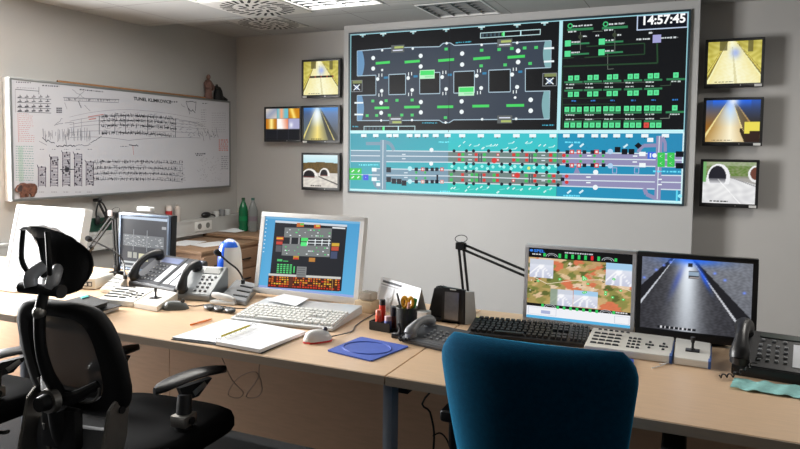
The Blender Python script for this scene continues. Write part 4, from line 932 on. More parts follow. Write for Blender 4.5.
def scr_main(P):
    P.raster(lambda u, v: mix((96, 176, 222), (78, 158, 208), v), 2, 2, lay=0)
    for k in range(9): P.rect(.012, .93-k*.055, .026, .945-k*.055, (215, 230, 240), 1)
    P.rect(.0, .965, 1, 1, (120, 180, 220), 1); P.rect(.115, .07, .865, .915, (34, 36, 42), 1); P.rect(.115, .915, .865, .945, (205, 215, 225), 1); P.rect(.72, .885, .85, .905, (225, 228, 230), 2)
    f = lambda X, Y: ((X-40+(Y-45)*.02)/472, 1-(Y-38-(X-40)*.045)/338)
    q = lambda x0, y0, x1, y1, c, l=3: P.poly([f(x0, y1), f(x1, y1), f(x1, y0), f(x0, y0)], c, l)
    G1 = (122, 126, 126)
    q(145, 92, 378, 138, G1); q(140, 168, 376, 222, G1); q(232, 138, 380, 172, (58, 60, 64))
    for x in (180, 222): q(x-4, 138, x+4, 168, (150, 150, 152))
    for y in (147, 160): q(262, y, 376, y+3, WT, 4)
    for x in (262, 300, 333, 366): q(x, 142, x+4, 172, WT, 4)
    q(232, 138, 266, 154, (80, 220, 110), 5); q(232, 158, 262, 176, (90, 235, 130), 5)
    q(205, 70, 240, 88, (200, 110, 50), 4); q(222, 72, 240, 80, (90, 200, 90), 5); q(290, 76, 322, 94, (200, 90, 50), 4); q(300, 78, 318, 86, (220, 200, 80), 5)
    q(108, 136, 144, 152, (200, 80, 50), 4); q(108, 140, 140, 146, (230, 190, 60), 5); q(108, 158, 140, 172, (200, 70, 60), 4); q(382, 158, 418, 172, (210, 170, 60), 4); q(382, 174, 416, 192, (190, 80, 60), 4); q(380, 196, 412, 228, (70, 80, 110), 4); q(108, 176, 138, 206, (90, 90, 96), 4)
    q(200, 222, 228, 238, (190, 150, 60), 4); q(202, 230, 226, 238, (210, 70, 50), 5); q(278, 228, 308, 246, (190, 130, 60), 4)
    r = random.Random(3)
    for k in range(46):
        x = r.uniform(150, 372); y = r.choice((100, 112, 126, 180, 196, 210)); q(x, y, x+r.uniform(3, 9), y+4, r.choice([(70, 220, 110), WT, WT, (90, 240, 130)]), 5)
    for i in range(5):
        for j in range(5): q(122+i*16, 262+j*9, 133+i*16, 268+j*9, (90, 205, 120), 4)
    q(120, 240, 146, 250, (80, 190, 110), 4); q(150, 246, 176, 250, (80, 190, 110), 4); q(222, 270, 270, 318, (128, 130, 130), 4); q(205, 270, 212, 300, (80, 200, 110), 4)
    for k in range(4): q(226, 276+k*10, 264, 279+k*10, (90, 95, 95), 5)
    q(82, 308, 436, 318, (205, 205, 200), 3); q(82, 318, 432, 372, (70, 34, 22), 3)
    for k in range(5):
        for x in range(86, 430, 13):
            if r.random() < .8-.1*(x > 330): q(x, 320+k*10, x+r.uniform(6, 11), 326+k*10, r.choice([(220, 110, 40), (235, 190, 60), (205, 60, 40), (230, 150, 50)]) if k < 4 else (205, 55, 40), 4)
    q(398, 320, 400, 372, (200, 160, 90), 5); q(188, 318, 208, 366, (90, 46, 34), 5)
    P.rect(.0, 0, 1, .035, (150, 170, 225), 2)
def scr_black_left(P):
    P.raster(lambda u, v: mix((96, 98, 104), (60, 62, 68), .5+.5*v-.3*u), 6, 6, lay=0)
    P.rect(0, .93, 1, .98, (190, 205, 225), 1); P.rect(.05, .42, .92, .64, (126, 130, 134), 1)
    r = random.Random(8)
    for k in range(60):
        x = r.uniform(.06, .88); y = r.uniform(.43, .61); P.rect(x, y, x+r.uniform(.01, .04), y+.012, (205, 208, 210), 2)
    for x in (.27, .56): P.rect(x, .34, x+.015, .74, (150, 154, 158), 2)
    P.rect(.16, .2, .25, .31, (178, 178, 170), 1); P.rect(.28, .2, .36, .31, (178, 178, 170), 1); P.rect(.4, .16, .6, .3, (220, 216, 184), 1)
    for y in (.02, .1): P.rect(.02, y, .42, y+.035, (210, 214, 216), 1)
    P.rect(.87, .78, .96, .83, (170, 172, 176), 1)
def scr_map(P):
    P.rect(0, 0, 1, 1, (18, 18, 20), 0); P.raster(map_view, 70, 50, 0, .215, 1, .86, 1)
    P.rect(0, .045, 1, .175, (240, 241, 246), 1); P.rect(0, 0, 1, .045, (90, 180, 226), 1); P.frame(.02, .06, .3, .16, .004, (190, 196, 215), 2); P.rect(.15, .08, .24, .125, (170, 178, 215), 2); P.frame(.85, .055, .985, .155, .004, (180, 186, 205), 2)
    P.text('SPEL', .055, .935, .055, (60, 130, 230), 3, bold=.03); P.disc(.03, .955, .018, (60, 130, 230), 3); dsh(P, .36, .62, .955, (200, 205, 210)); dsh(P, .04, .11, .905, (215, 215, 215)); dsh(P, .86, .96, .2, (215, 215, 215))
    for y, k in ((.905, 0), (.195, 1)):
        for i in range(7): P.rect(.3+i*.062, y-.03, .325+i*.062, y+.03 if not k else y+.012, (225, 45, 50) if (i == 5 and not k) else (50, 200, 95), 3)
        for x in (.15, .83): P.rect(x, y-.022, x+.025, y+.022, (50, 200, 95), 3)
        for x in (.235, .77):
            P.path([(x-.055+.11*(.5-.5*cos(pi*j/8)), y-.02+.045*sin(pi*j/8)) for j in range(9)], .006, (190, 195, 200), 3)
            P.path([(x-.035+.07*(.5-.5*cos(pi*j/8)), y-.02+.027*sin(pi*j/8)) for j in range(9)], .005, (190, 195, 200), 3)
    def road_thumb(x0, y0, x1, y1, k):
        def f(u, v):
            c = mix((196, 200, 220), (235, 238, 245), v)
            if v > .72: c = (165, 205, 235) if k in (1, 3) else (205, 210, 222)
            for s in (-.7, -.3, .1, .5): 
                if v < .72 and abs((u-.5) - s*(.75-v)*1.2) < .035: c = (250, 250, 253)
            if k == 2 and u < .3: c = mix(c, (120, 140, 110), .7)
            return c
        P.raster(f, 14, 12, x0, y0, x1, y1, 3)
    road_thumb(.02, .58, .255, .84, 0); road_thumb(.755, .56, 1, .86, 1); road_thumb(.235, .215, .455, .44, 2); road_thumb(.46, .225, .69, .45, 3)
    r = random.Random(4)
    for k in range(16):
        x = r.choice((.12, .2, .25, .33, .56, .61, .76, .84, .91, .72))+r.uniform(-.02, .02); y = r.uniform(.38, .66); P.disc(x, y, .016, (50, 205, 90), 4, 8); P.disc(x, y, .007, (220, 250, 220), 5, 6)
    for k in range(26): x, y = r.uniform(0, 1), r.uniform(.24, .84); P.disc(x, y, r.uniform(.005, .014), r.choice([(240, 232, 220), (220, 80, 70), (70, 84, 44)]), 2, 6)
    P.path([(0, .62), (.2, .5), (.45, .58), (.7, .62), (1, .5)], .008, (236, 220, 190), 2)
def dsh(P, x0, x1, y, c):
    r = random.Random(int(x0*100)); x = x0
    while x < x1: w = r.uniform(.008, .02); P.rect(x, y-.009, x+w, y+.009, c, 3); x += w+r.choice((.003, .008))
GW = 'white wide desk monitors'
desk_monitor(-3.01, 2.30, .765, .495, .345, WHP, 'white monitor with a blank white screen at the far left', draw=scr_white, tilt=13)
desk_monitor(-1.572, 2.475, .758, .526, .366, WHP, 'white monitor showing a tunnel diagram between light blue margins', draw=scr_main, tilt=10, e=.02, bottom=.027, depth=.034)
mb = desk_monitor(-2.625, 2.60, .765, .36, .296, mat('blue_grey_frame', (112, 128, 150), .3, .3), 'dark monitor with blue-grey frame and a grey diagram behind the left phone', draw=scr_black_left, tilt=3, rz=-.06, e=.012, standm=BLK)
b = B(); b.box((0.002, .028, .150), (.368, .036, .302), bev=.006); obj('back_shell', b, BLK, mb, loc=(0, .004, .024), rot=(-R(3), 0, 0))
m2 = desk_monitor(-.42, 2.53, .752, .404, .299, SILP, 'silver framed monitor showing an aerial map with small road pictures', draw=scr_map, tilt=4, e=.013, bottom=.02, standm=DGR)
m3 = desk_monitor(-.022, 2.53, .752, .386, .3, BLK, 'black framed monitor showing cars in a blue lit tunnel', fn=tunnel_big, res=(120, 96), tilt=3, e=.017, bottom=.03)
b = B(); b.box((0, 0, .012), (.1, .03, .024), bev=.009, seg=3); tag1('white_speaker', b, WHP, 'small white rounded block lying on top of the dark left monitor', 'block', loc=(-2.63, 2.635, 1.0745))

# ------------------------------------------------------------------ desk equipment
def quadpts(pts, z, h=0): return [at(x, y, 'z', z) for x, y in pts]
def slab(b, pts, z0, z1, inset=.0):
    """upright slab whose top outline is given on the plane z1"""
    top = [at(x, y, 'z', z1) for x, y in pts] if len(pts[0]) == 2 else [V((p[0], p[1], z1)) for p in pts]
    b.prism([tuple(p) for p in top], (0, 0, z0-z1))
def keyboard(label, loc, rz, W, D, body, keys, back=0, ridge=None, name='keyboard', kg=None):
    t = thing(name, label, 'keyboard', loc, rz)
    b = B(); h0, h1 = .014, .03
    prof = [(-D/2-.012, 0), (-D/2-.012, h0*.7), (-D/2, h0), (D/2, h1), (D/2+back, h1+(.004 if back else 0)), (D/2+back, 0)]
    b.prism([(-W/2, y, z) for y, z in prof], (W, 0, 0)); es = [e for e in b.bm.edges]; bmesh.ops.bevel(b.bm, geom=es, offset=.0025, segments=2, affect='EDGES'); obj('case', b, body, t)
    b = B(); s = (h1-h0)/D; n = 5; pitch = D/6.2
    blocks = [(-W/2+.012, W*.66), (-W/2+W*.69+.004, W*.14), (-W/2+W*.845+.004, W*.135)]
    for bi, (x0, w) in enumerate(blocks):
        nc = max(3, int(w/.0195)) if bi == 0 else (3 if bi == 1 else 4); p = w/nc
        for r in range(6):
            y = -D/2+pitch*(r+.6)+(.004 if r == 5 else 0)
            if bi == 1 and r in (1, 2) and r == 2: continue
            for c in range(nc):
                if bi == 0 and r == 0 and 4 <= c <= 9:
                    if c == 4: b.box((x0+p*7, y, h0+s*(y+D/2)+.004), (p*6-.003, pitch-.003, .008), taper=.85)
                    continue
                b.box((x0+p*(c+.5)+((r % 3)*.002 if bi == 0 else 0), y, h0+s*(y+D/2)+.004), (p-.003, pitch-.0035, .009), rx=s, taper=.8)
    tag(obj('keys', b, keys, t), None, None, kind='stuff')
    return t
keyboard('white keyboard in front of the tunnel diagram monitor, with grey slab behind the keys', (-1.44, 2.178, DZ+.002), .1, .43, .15, LGR, mat('key_white', (222, 222, 218), .5), back=.13, name='white_keyboard')
keyboard('black keyboard behind the blue chair, in front of the silver monitor', (-.565, 2.385, DZ+.002), .1, .42, .15, BLK, mat('key_black', (36, 37, 40), .45), name='black_keyboard')
keyboard('white keyboard at the far left edge, in front of the blank white monitor', (-3.03, 2.12, DZ+.002), .02, .42, .14, WHP, mat('key_pale', (206, 208, 210), .5), name='white_keyboard')
b = B(); q = quadpts(((267, 300), (284, 294), (309, 298.5), (296, 306)), .782); b.prism([tuple(p) for p in q], (0, 0, .0012)); tag1('white_paper_slip', b, PAPER, 'white slip of paper lying on the white keyboard under the diagram monitor', 'paper')

def pad(pts, m, label, name='mouse_pad', ring=False, z=DZ+.0008, h=.004):
    c = sum([at(x, y, 'z', z+h) for x, y in pts], V())/4; t = thing(name, label, 'mouse pad', (c.x, c.y, z))
    b = B(); o = V((c.x, c.y, z)); P4 = [at(x, y, 'z', z+h)-o for x, y in pts]; b.prism([(p.x, p.y, 0) for p in P4], (0, 0, h))
    es = [e for e in b.bm.edges if abs((e.verts[0].co-e.verts[1].co).z) > h*.5]; bmesh.ops.bevel(b.bm, geom=es, offset=.004, segments=2, affect='EDGES'); obj('mat', b, m, t)
    if ring: b = B(); b.tube([(.083*cos(a), .068*sin(a), h) for a in [2*pi*k/24 for k in range(24)]], .003, n=6, closed=True, smooth=1); obj('raised_ring', b, m, t)
    return t
BPAD = mat('blue_pad', (48, 84, 180), .6, noise=(50, .06)); LBP = mat('pale_blue_folder', (90, 140, 215), .18, noise=(8, .08))
pad(((327, 350), (361, 336.5), (409, 346), (371, 360.5)), BPAD, 'blue mouse pad with a raised ring in front of the pen holder', ring=True)
pad(((50, 292), (52, 284), (84, 278.5), (88, 285.5)), LBP, 'glossy blue pad beside the left chair headrest', name='blue_pad')
pad(((560, 366), (575, 352), (634, 359), (632, 378)), BPAD, 'blue pad whose corner shows right of the blue chair back')

def mouse(label, loc, rz, top, base=None, L=.11, W=.062, H=.036, cable=None, cm=CABLEW):
    t = thing('computer_mouse', label, 'computer mouse', loc, rz)
    def shell(k, z0, h):
        rings = []
        for i in range(9):
            v = i/8; y = (v-.5)*L*k; w = W/2*k*sqrt(max(.02, 1-(2*v-1)**4)); hh = h*(.5+.5*sin(pi*min(1, .18+v*.8)))*sqrt(max(.05, 1-(2*v-1)**6))
            rings.append([(w*cos(a), y, z0+max(0, hh*sin(a))) for a in [pi*j/10 for j in range(11)]]+[(0, y, z0)])
        return rings
    if base: b = B(); b.loft(shell(1.03, 0, H*.62)); obj('base', b, base, t); z = .006
    else: z = 0
    b = B(); b.loft(shell(1, z, H)); obj('shell', b, top, t, sharp=60)
    b = B(); b.cyl((-.004, L*.26, H*.93+z), (.004, L*.26, H*.93+z), .008, n=12); obj('wheel', b, DGR, t)
    if cable: b = B(); M_ = MX.Rotation(-rz, 4, 'Z'); o = V(loc); b.tube([M_ @ (V(p)-o) for p in cable], .0022, n=6); obj('cable', b, cm, t)
    return t
mouse('white mouse with a bright red base beside the blue mouse pad', (-1.205, 1.99, DZ), -.62, WHP, mat('mouse_red', (214, 52, 40), .4), L=.105, cable=[(-1.175, 2.03, .75), (-1.155, 2.14, .743), (-1.18, 2.22, .743), (-1.195, 2.33, .743), (-1.2, 2.45, .743)], cm=DGR)
mouse('dark grey mouse with a cable beside the white joystick box', (-1.972, 2.135, DZ), -.95, mat('mouse_grey', (92, 98, 98), .4), L=.105, W=.058, cable=[(-1.96, 2.17, .75), (-1.93, 2.2, .743), (-1.9, 2.25, .743), (-1.84, 2.25, .743), (-1.74, 2.25, .743), (-1.685, 2.3, .743)], cm=RUBBER)

def keybox(label, pk, pj, z1, loc, strips=False, rz=0):
    """operator keypad and joystick box: two sloped casings side by side"""
    t = thing('joystick_keypad', label, 'control keypad', loc); o = V(loc)
    def casing(pts, nm, m=CRM):
        P4 = [at(x, y, 'z', z1)-o for x, y in pts]; hF = .022; hB = .034
        b = B(); r = [(V((p.x, p.y, 0)), h) for p, h in zip(P4, (hF, hF, hB, hB))]
        b.loft([[tuple(p) for p, h in r], [(p.x, p.y, h) for p, h in r]]); bmesh.ops.bevel(b.bm, geom=list(b.bm.edges), offset=.002, segments=2, affect='EDGES'); return obj(nm, b, m, t), P4
    (k, K) = casing(pk, 'keypad_casing'); (j, J) = casing(pj, 'joystick_casing')
    def on(Q, u, v):                                             # u along the front, v to the back
        f = Q[0].lerp(Q[1], u); g = Q[3].lerp(Q[2], u); p = f.lerp(g, v); return V((p.x, p.y, .022+.012*v))
    ang = (K[1]-K[0]).to_2d(); a = math.atan2(ang.y, ang.x); LK = ang.length; DKk = (K[3]-K[0]).to_2d().length
    b = B()
    def key(u, v, w=.011, d=.009): p = on(K, u, v); b.box((p.x, p.y, p.z+.002), (w, d, .005), rz=a, taper=.85)
    for r in range(4):
        for c in range(4): key(.09+c*.088, .2+r*.17, .021, .008)
    for r in range(4):
        for c in range(3): key(.5+c*.055, .2+r*.15)
    for c in range(6): key(.1+c*.07, .92, .012, .005)
    for cx in (.74, .9):
        for du, dv in ((0, 0), (-.035, 0), (.035, 0), (0, .14), (0, -.14)): key(cx+du, .42+dv, .009, .009)
    tag(obj('keys', b, DGR, k), None, None, kind='stuff')
    p = on(J, .5, .45); b = B(); b.box((p.x, p.y, p.z+.001), (.042, .034, .004), rz=a, bev=.0015); obj('joystick_plate', b, BLK, j)
    b = B(); b.cyl(p, p+V((0, 0, .03)), .004, n=10); b.cyl(p+V((0, 0, .0)), p+V((0, 0, .008)), .012, .006, n=12); b.cyl(p+V((.0, 0, .026)), p+V((.0, 0, .044)), .0055, .007, n=12); obj('joystick', b, BLK, j)
    if strips:
        for Q, u in ((K, 1), (J, 1)):
            b = B(); p, q = on(Q, u, 0), on(Q, u, 1); b.prism([(p.x-.005, p.y-.001, 0), (p.x+.003, p.y-.001, 0), (p.x+.003, p.y-.001, p.z+.002), (p.x-.005, p.y-.001, p.z+.002)], (q.x-p.x, q.y-p.y, 0)); tag(obj('side_strip', b, mat('blue_strip', (60, 100, 170), .5), t), 'blue side strip', None)
    return t
keybox('white keypad with a joystick box below the left phone', ((99, 298.2), (133, 301.5), (156, 290.6), (120, 287.4)), ((134, 301.8), (157, 306), (178, 295), (157, 290.8)), .765, (-2.25, 2.15, DZ+.001))
keybox('white keypad with joystick and blue side strips in front of the two right monitors', ((584, 345), (671, 356), (674, 340), (593, 330)), ((674, 356.5), (710, 361.5), (711, 346), (676, 340.5)), .765, (-.15, 2.35, DZ+.001), strips=True)

def gooseneck(label, pts, z, loc, neck, W=None, keysets=()):
    t = thing('desk_microphone', label, 'microphone', loc); o = V(loc)
    P4 = [at(x, y, 'z', z)-o for x, y in pts]; h = (.02, .02, .045, .045)
    b = B(); b.loft([[(p.x, p.y, 0) for p in P4], [(p.x, p.y, k) for p, k in zip(P4, h)]]); bmesh.ops.bevel(b.bm, geom=list(b.bm.edges), offset=.003, segments=2, affect='EDGES'); base = obj('console', b, keysets[0], t)
    def on(u, v): f = P4[0].lerp(P4[1], u); g = P4[3].lerp(P4[2], u); p = f.lerp(g, v); return V((p.x, p.y, .02+.025*v))
    a = math.atan2((P4[1]-P4[0]).y, (P4[1]-P4[0]).x)
    b = B()
    for i in range(5):
        for j in range(3): p = on(.5+i*.1, .2+j*.25) if keysets[2] else on(.15+i*.14, .2+j*.25); b.box((p.x, p.y, p.z+.002), (.013, .011, .006), rz=a)
    tag(obj('keys', b, keysets[1], base), None, None, kind='stuff')
    N = [V(p)-o for p in neck]; b = B(); b.tube(N, .0042, n=10); d = (N[0]-N[1]).normalized(); b.cyl(N[-1]-V((0, 0, .004)), N[-1]+V((0, 0, .014)), .009, n=14); obj('gooseneck', b, BLK, t)
    b = B(); b.tube([N[0]-d*.012, N[0], N[0]+d*.018, N[0]+d*.026], [.006, .0135, .0135, .006], n=14, smooth=3); obj('microphone_head', b, mat('foam_black', (30, 30, 32), .95, bump=(500, 1)), t)
    return t
p_ = at(125, 279, 'z', .785)
gooseneck('white desk microphone console with black gooseneck left of the left phone', ((100, 285.5), (115.5, 286.6), (127.5, 279), (117, 275.5)), .775, (-2.5, 2.35, DZ+.001),
          [at(90, 239.5, 'y', 2.36), at(102, 245, 'y', 2.37), at(115, 252, 'y', 2.385), at(123, 261, 'y', 2.40), (p_.x, p_.y, .79)], keysets=(CRM, LGR, False))
p_ = at(243, 284, 'z', .785)
gooseneck('grey desk microphone console with black gooseneck left of the white diagram monitor', ((219, 296), (246, 300.5), (256, 288), (236, 283.5)), .765, (-1.92, 2.48, DZ+.001),
          [at(219, 254, 'y', 2.46), at(228, 262, 'y', 2.48), at(237, 269, 'y', 2.5), at(242, 277, 'y', 2.52), (p_.x, p_.y, .79)], keysets=(GRY, DGR, True))

# white device with ports at the far left
t = thing('network_box', 'low white casing with sockets in front, between the headrest and the left phone', 'device', (-2.672, 2.305, DZ), .25)
b = B(); b.box((0, .0, .028), (.18, .15, .05), bev=.005); b.box((0, 0, .002), (.16, .11, .004)); obj('casing', b, CRM, t)
b = B(); b.box((-.0, -.076, .026), (.15, .004, .022))
obj('port_strip', b, DGR, t)
b = B()
for k in range(7): b.box((-.066+k*.022, -.0785, .026), (.012, .003, .012))
obj('ports', b, LGR, t)

def phone(label, loc, rz, W, D, zb, zf, body, face, hs, strips=(), lcd=None, keys=None, keyc=LGR, cord=None, hsx=None, hsm=None, extra=None, keysize=.011, hsr=.017, hsl=1):
    """desk phone: wedge body (front height zf, back height zb), handset on the left, keys, display"""
    t = thing('desk_phone', label, 'telephone', loc, rz)
    pr = [(-D/2, 0), (-D/2-.004, zf*.6), (-D/2, zf), (D/2-.01, zb), (D/2, zb-.008), (D/2, 0)]
    b = B(); b.prism([(-W/2, y, z) for y, z in pr], (W, 0, 0)); bmesh.ops.bevel(b.bm, geom=list(b.bm.edges), offset=.003, segments=2, affect='EDGES'); bd = obj('body', b, body, t)
    s = (zb-zf)/(D-.01); a = math.atan(s)
    on = lambda x, v: V((x, -D/2+v*(D-.01), zf+v*(zb-zf)))
    def plate(x0, x1, v0, v1, h, m, nm, par=t, lift=0.):
        c = on((x0+x1)/2, (v0+v1)/2); b = B(); b.box((c.x, c.y, c.z+h/2*.9+lift), (x1-x0, (v1-v0)*(D-.01)/cos(a), h), rx=a, bev=min(.0008, h*.3), seg=1); return obj(nm, b, m, par)
    for x0, x1, v0, v1, nm, m in strips: plate(x0, x1, v0, v1, .0022, m, nm)
    if lcd: plate(*lcd, .003, mat('lcd_grey', (84, 92, 88), .25), 'display')
    if keys:
        b = B()
        for x0, v0, dx, dv, nx, nv in keys:
            for i in range(nx):
                for j in range(nv): c = on(x0+i*dx, v0+j*dv); b.box((c.x, c.y, c.z+.002), (keysize, keysize*.7, .006), rx=a, taper=.85)
        tag(obj('keys', b, keyc, t), None, None, kind='stuff')
    if hs:
        hx = hsx
        p0, p1 = on(hx, .06), on(hx, .94); n = V((0, -sin(a), cos(a)))*hsl
        b = B(); pts = [p0+n*.012, p0+n*.026+(p1-p0)*.08, p0.lerp(p1, .3)+n*.046, p0.lerp(p1, .5)+n*.05, p0.lerp(p1, .7)+n*.046, p1+n*.026-(p1-p0)*.08, p1+n*.012]
        b.tube(pts, [hsr*1.25, hsr*1.3, hsr*.86, hsr*.8, hsr*.86, hsr*1.3, hsr*1.25], n=16, smooth=4); h = obj('handset', b, hsm or BLK, t, sharp=50)
        for p in (p0+(p1-p0)*.06, p1-(p1-p0)*.06): b = B(); b.cyl(p-n*.002, p+n*.02, hsr*1.3, hsr*1.15, n=18); obj('handset_cup', b, hsm or BLK, h)
    if cord:
        M_ = MX.Rotation(-rz, 4, 'Z'); o = V(loc); C_ = [M_ @ (V(p)-o) for p in cord]; b = B(); Q = []
        for k in range(len(C_)-1):
            for j in range(10):
                f = j/10; p = C_[k].lerp(C_[k+1], f); d = (C_[k+1]-C_[k]).normalized(); u = d.orthogonal().normalized(); w = d.cross(u); an = 2*pi*(k*10+j)/4.; Q.append(p+(u*cos(an)+w*sin(an))*.0055)
        b.tube(Q, .0022, n=6, smooth=2); obj('coiled_cord', b, RUBBER, t)
    return t
WST = mat('label_strip', (226, 230, 236), .5)
DK1 = mat('phone_anthracite', (58, 60, 66), .38, noise=(60, .05))
phone('large dark grey phone with three long white label strips in front of the dark monitor', (-2.306, 2.447, DZ), -.17, .34, .19, .135, .03, DK1, DK1, True, hsx=-.148,
      strips=((-.008, .03, .12, .68, 'label_strip', WST), (.062, .1, .1, .8, 'label_strip', WST), (.112, .15, .1, .8, 'label_strip', WST), (.046, .049, .0, 1., 'seam', BLK), (-.11, .03, .74, .92, 'display', mat('lcd_blue', (118, 128, 160), .2)), (.1, .155, .9, .96, 'name_tag', WST)),
      keys=((-.1, .14, .024, .12, 4, 5),), keyc=GRY, hsr=.019, cord=None)
phone('silver-grey phone with small display and black handset left of the blue and white device', (-2.034, 2.37, DZ), .2, .165, .17, .125, .028, mat('phone_silver', (142, 146, 148), .35, .3), None, True, hsx=-.058,
      strips=(), lcd=(-.015, .068, .72, .93), keys=((.0, .12, .024, .13, 3, 4), (-.002, .6, .03, .1, 3, 1)), keyc=DGR, hsr=.019)
phone('black phone with a white label strip beside the black framed monitor at the right edge', (.245, 2.32, DZ), -.12, .29, .2, .1, .035, BLK, None, True, hsx=-.125, hsr=.022,
      strips=((.012, .05, .12, .72, 'label_strip', WST), (.06, .1, .12, .72, 'label_strip', DGR)), lcd=(-.08, .05, .82, .94), keys=((-.075, .2, .023, .13, 4, 4), (-.07, .74, .03, .1, 3, 1)), keyc=GRY,
      cord=[(.17, 2.24, .81), (.13, 2.2, .775), (.09, 2.19, .752), (.05, 2.17, .75)], )
phone('dark grey phone with silver-grey handset in front of the upright card stand', (-.825, 2.155, DZ), -.25, .2, .15, .045, .022, DGR, None, True, hsx=-.07, hsm=GRY, hsr=.017,
      keys=((-.02, .2, .026, .14, 4, 4),), keyc=GRY, hsl=.62, cord=[(-.90, 2.09, .76), (-.935, 2.095, .752), (-.955, 2.12, .752), (-.93, 2.17, .752)])

# upright device stand between pens and lamp
t = thing('display_stand', 'upright black device with a grey screen face, in front of the right desk lamp', 'device', (-.895, 2.45, DZ))
o = V(t.location)
def ay(px, py, y): p = at(px, py, 'y', y)-o; p.z = max(p.z, .0005); return tuple(p)
b = B(); b.prism([ay(441, 327, 2.43), ay(464, 331, 2.43), ay(464.5, 290.5, 2.43), ay(442.5, 287, 2.43)], (0, .018, 0)); b.box((.0, .03, .004), (.12, .1, .008)); obj('front_panel', b, BLK, t)
b = B(); b.prism([ay(444, 319, 2.428), ay(458, 321, 2.428), ay(459, 293, 2.428), ay(445, 291.5, 2.428)], (0, .003, 0)); obj('grey_screen', b, mat('reflective_grey', (120, 120, 124), .15, .3, noise=(30, .12)), t)
b = B(); q = [ay(427, 322, 2.47), ay(444, 326, 2.47), ay(446, 288, 2.47), ay(440, 286, 2.47), ay(434, 287, 2.47)]; b.prism(q, (0, .03, 0)); bmesh.ops.bevel(b.bm, geom=list(b.bm.edges), offset=.006, segments=3, affect='EDGES'); obj('black_shell', b, BLK2, t)
b = B(); a0, a1 = V(ay(465, 331, 2.432)), V(ay(465.5, 292, 2.432)); b.loft([[tuple(a0), tuple(a0+V((.03, .05, 0))), tuple(a0+V((.02, .065, 0))), tuple(a0+V((-.01, .02, 0)))], [tuple(a1+V((0, .0, 0))), tuple(a1+V((.022, .04, -.004))), tuple(a1+V((.018, .045, -.004))), tuple(a1+V((-.005, .02, 0)))]]); obj('white_wedge', b, LGR, t)
b = B(); b.cyl(ay(450, 289.3, 2.429), ay(456, 290.2, 2.429), .0022, n=8); obj('top_button', b, LGR, t)

# blue and white device
t = thing('air_freshener', 'tall rounded white device with a bright blue stripe, between grey phone and microphone', 'device', (-2.085, 2.625, DZ), .25)
def egg(sc=1.0, th0=0, th1=2*pi, n=28, full=True):
    rings = []
    for z, r, f in ((0, .056, 1), (.004, .060, 1), (.05, .0605, 1), (.12, .059, 1), (.18, .055, .96), (.215, .049, .92), (.238, .038, .88), (.25, .022, .85), (.253, .004, .8)):
        z *= .88; rings.append([(r*sc*cos(th0+(th1-th0)*k/(n if full else n-1)), r*sc*sin(th0+(th1-th0)*k/(n if full else n-1))*.92, z+(.0 if sc == 1 else .0008)) for k in range(n)])
    return rings
b = B(); b.loft(egg()); obj('housing', b, WHP, t, sharp=60)
b = B(); rr = egg(1.02, R(200), R(262), 10, False)
top = rr[1:-1]; inner = egg(.97, R(200), R(262), 10, False)[1:-1]
b.loft([o_r+i_r[::-1] for o_r, i_r in zip(top, inner)]); bl = obj('blue_stripe', b, mat('device_blue', (30, 96, 226), .25, coat=.4), t, sharp=60)
b = B(); r2 = egg(1.015, R(262), R(345), 10, False)[5:-1]; i2 = egg(.97, R(262), R(345), 10, False)[5:-1]; b.loft([a_+c_[::-1] for a_, c_ in zip(r2, i2)]); obj('blue_shoulder', b, mat('device_blue_top', (44, 104, 220), .25), t, sharp=60)
b = B(); b.lathe([(.03, .208), (.026, .219), (.014, .226), (.004, .228)], n=24); obj('cap', b, mat('device_cap', (176, 190, 220), .3), t)

# folders, notebook, pencils, fobs
t = thing('black_folder', 'black folder on top of another folder beside the mesh chair', 'folder', (-2.35, 1.98, DZ+.0225), 0, None); o = V(t.location)
def pq(pts, z): return [tuple(at(x, y, 'z', z)-o) for x, y in pts]
b = B(); b.prism(pq(((40, 307), (88, 294.6), (109, 301.5), (62, 317)), .79), (0, 0, -.003)); b.prism(pq(((40, 307), (88, 294.6), (109, 301.5), (62, 317)), .765), (0, 0, -.0022)); obj('covers', b, BLK2, t)
b = B(); b.prism(pq(((42, 307), (88, 295.5), (107, 301.3), (62, 315.5)), .786), (0, 0, -.0205)); obj('pages', b, RUBBER, t)
t = thing('black_ring_binder', 'black folder with white pages lying under the top black folder', 'folder', (-2.3, 1.97, DZ+.001), 0, None); o = V(t.location)
for z in (.7615, .744): b = B(); b.prism(pq(((50, 311), (89, 300.5), (122, 305), (84, 317)), z), (0, 0, -.0025)); obj('cover', b, BLK2, t)
b = B(); b.prism(pq(((52, 311), (89, 301.5), (119, 305), (84, 316)), .759), (0, 0, -.0175)); obj('pages', b, LGR, t)
b = B(); b.prism([tuple(at(x, y, 'z', .795)) for x, y in ((80, 296.5), (87, 294.8), (89, 296.2), (82, 298))], (0, 0, -.0045)); tag1('teal_eraser', b, mat('teal_rubber', (60, 170, 165), .6), 'tiny teal piece lying at the back edge of the top black folder', 'eraser')
t = thing('open_notebook', 'open notebook with white pages and black covers at the front of the middle desk', 'notebook', (-1.45, 1.93, DZ+.001), 0, None); o = V(t.location)
b = B(); b.prism(pq(((171, 339), (215, 344.5), (262, 325), (226, 320)), .7435), (0, 0, -.0022)); b.prism(pq(((214, 344.5), (262, 353), (308, 332.5), (262, 325)), .7435), (0, 0, -.0022)); obj('cover', b, BLK2, t)
b = B(); b.prism(pq(((172, 337), (215, 342), (261, 323.5), (226, 319)), .748), (0, 0, -.004)); obj('left_pages', b, PAPER, t)
b = B(); b.prism(pq(((216, 341.5), (260, 349.5), (306, 331), (262, 323.5)), .755), (0, 0, -.011)); obj('right_pages', b, PAPER, t)
b = B()
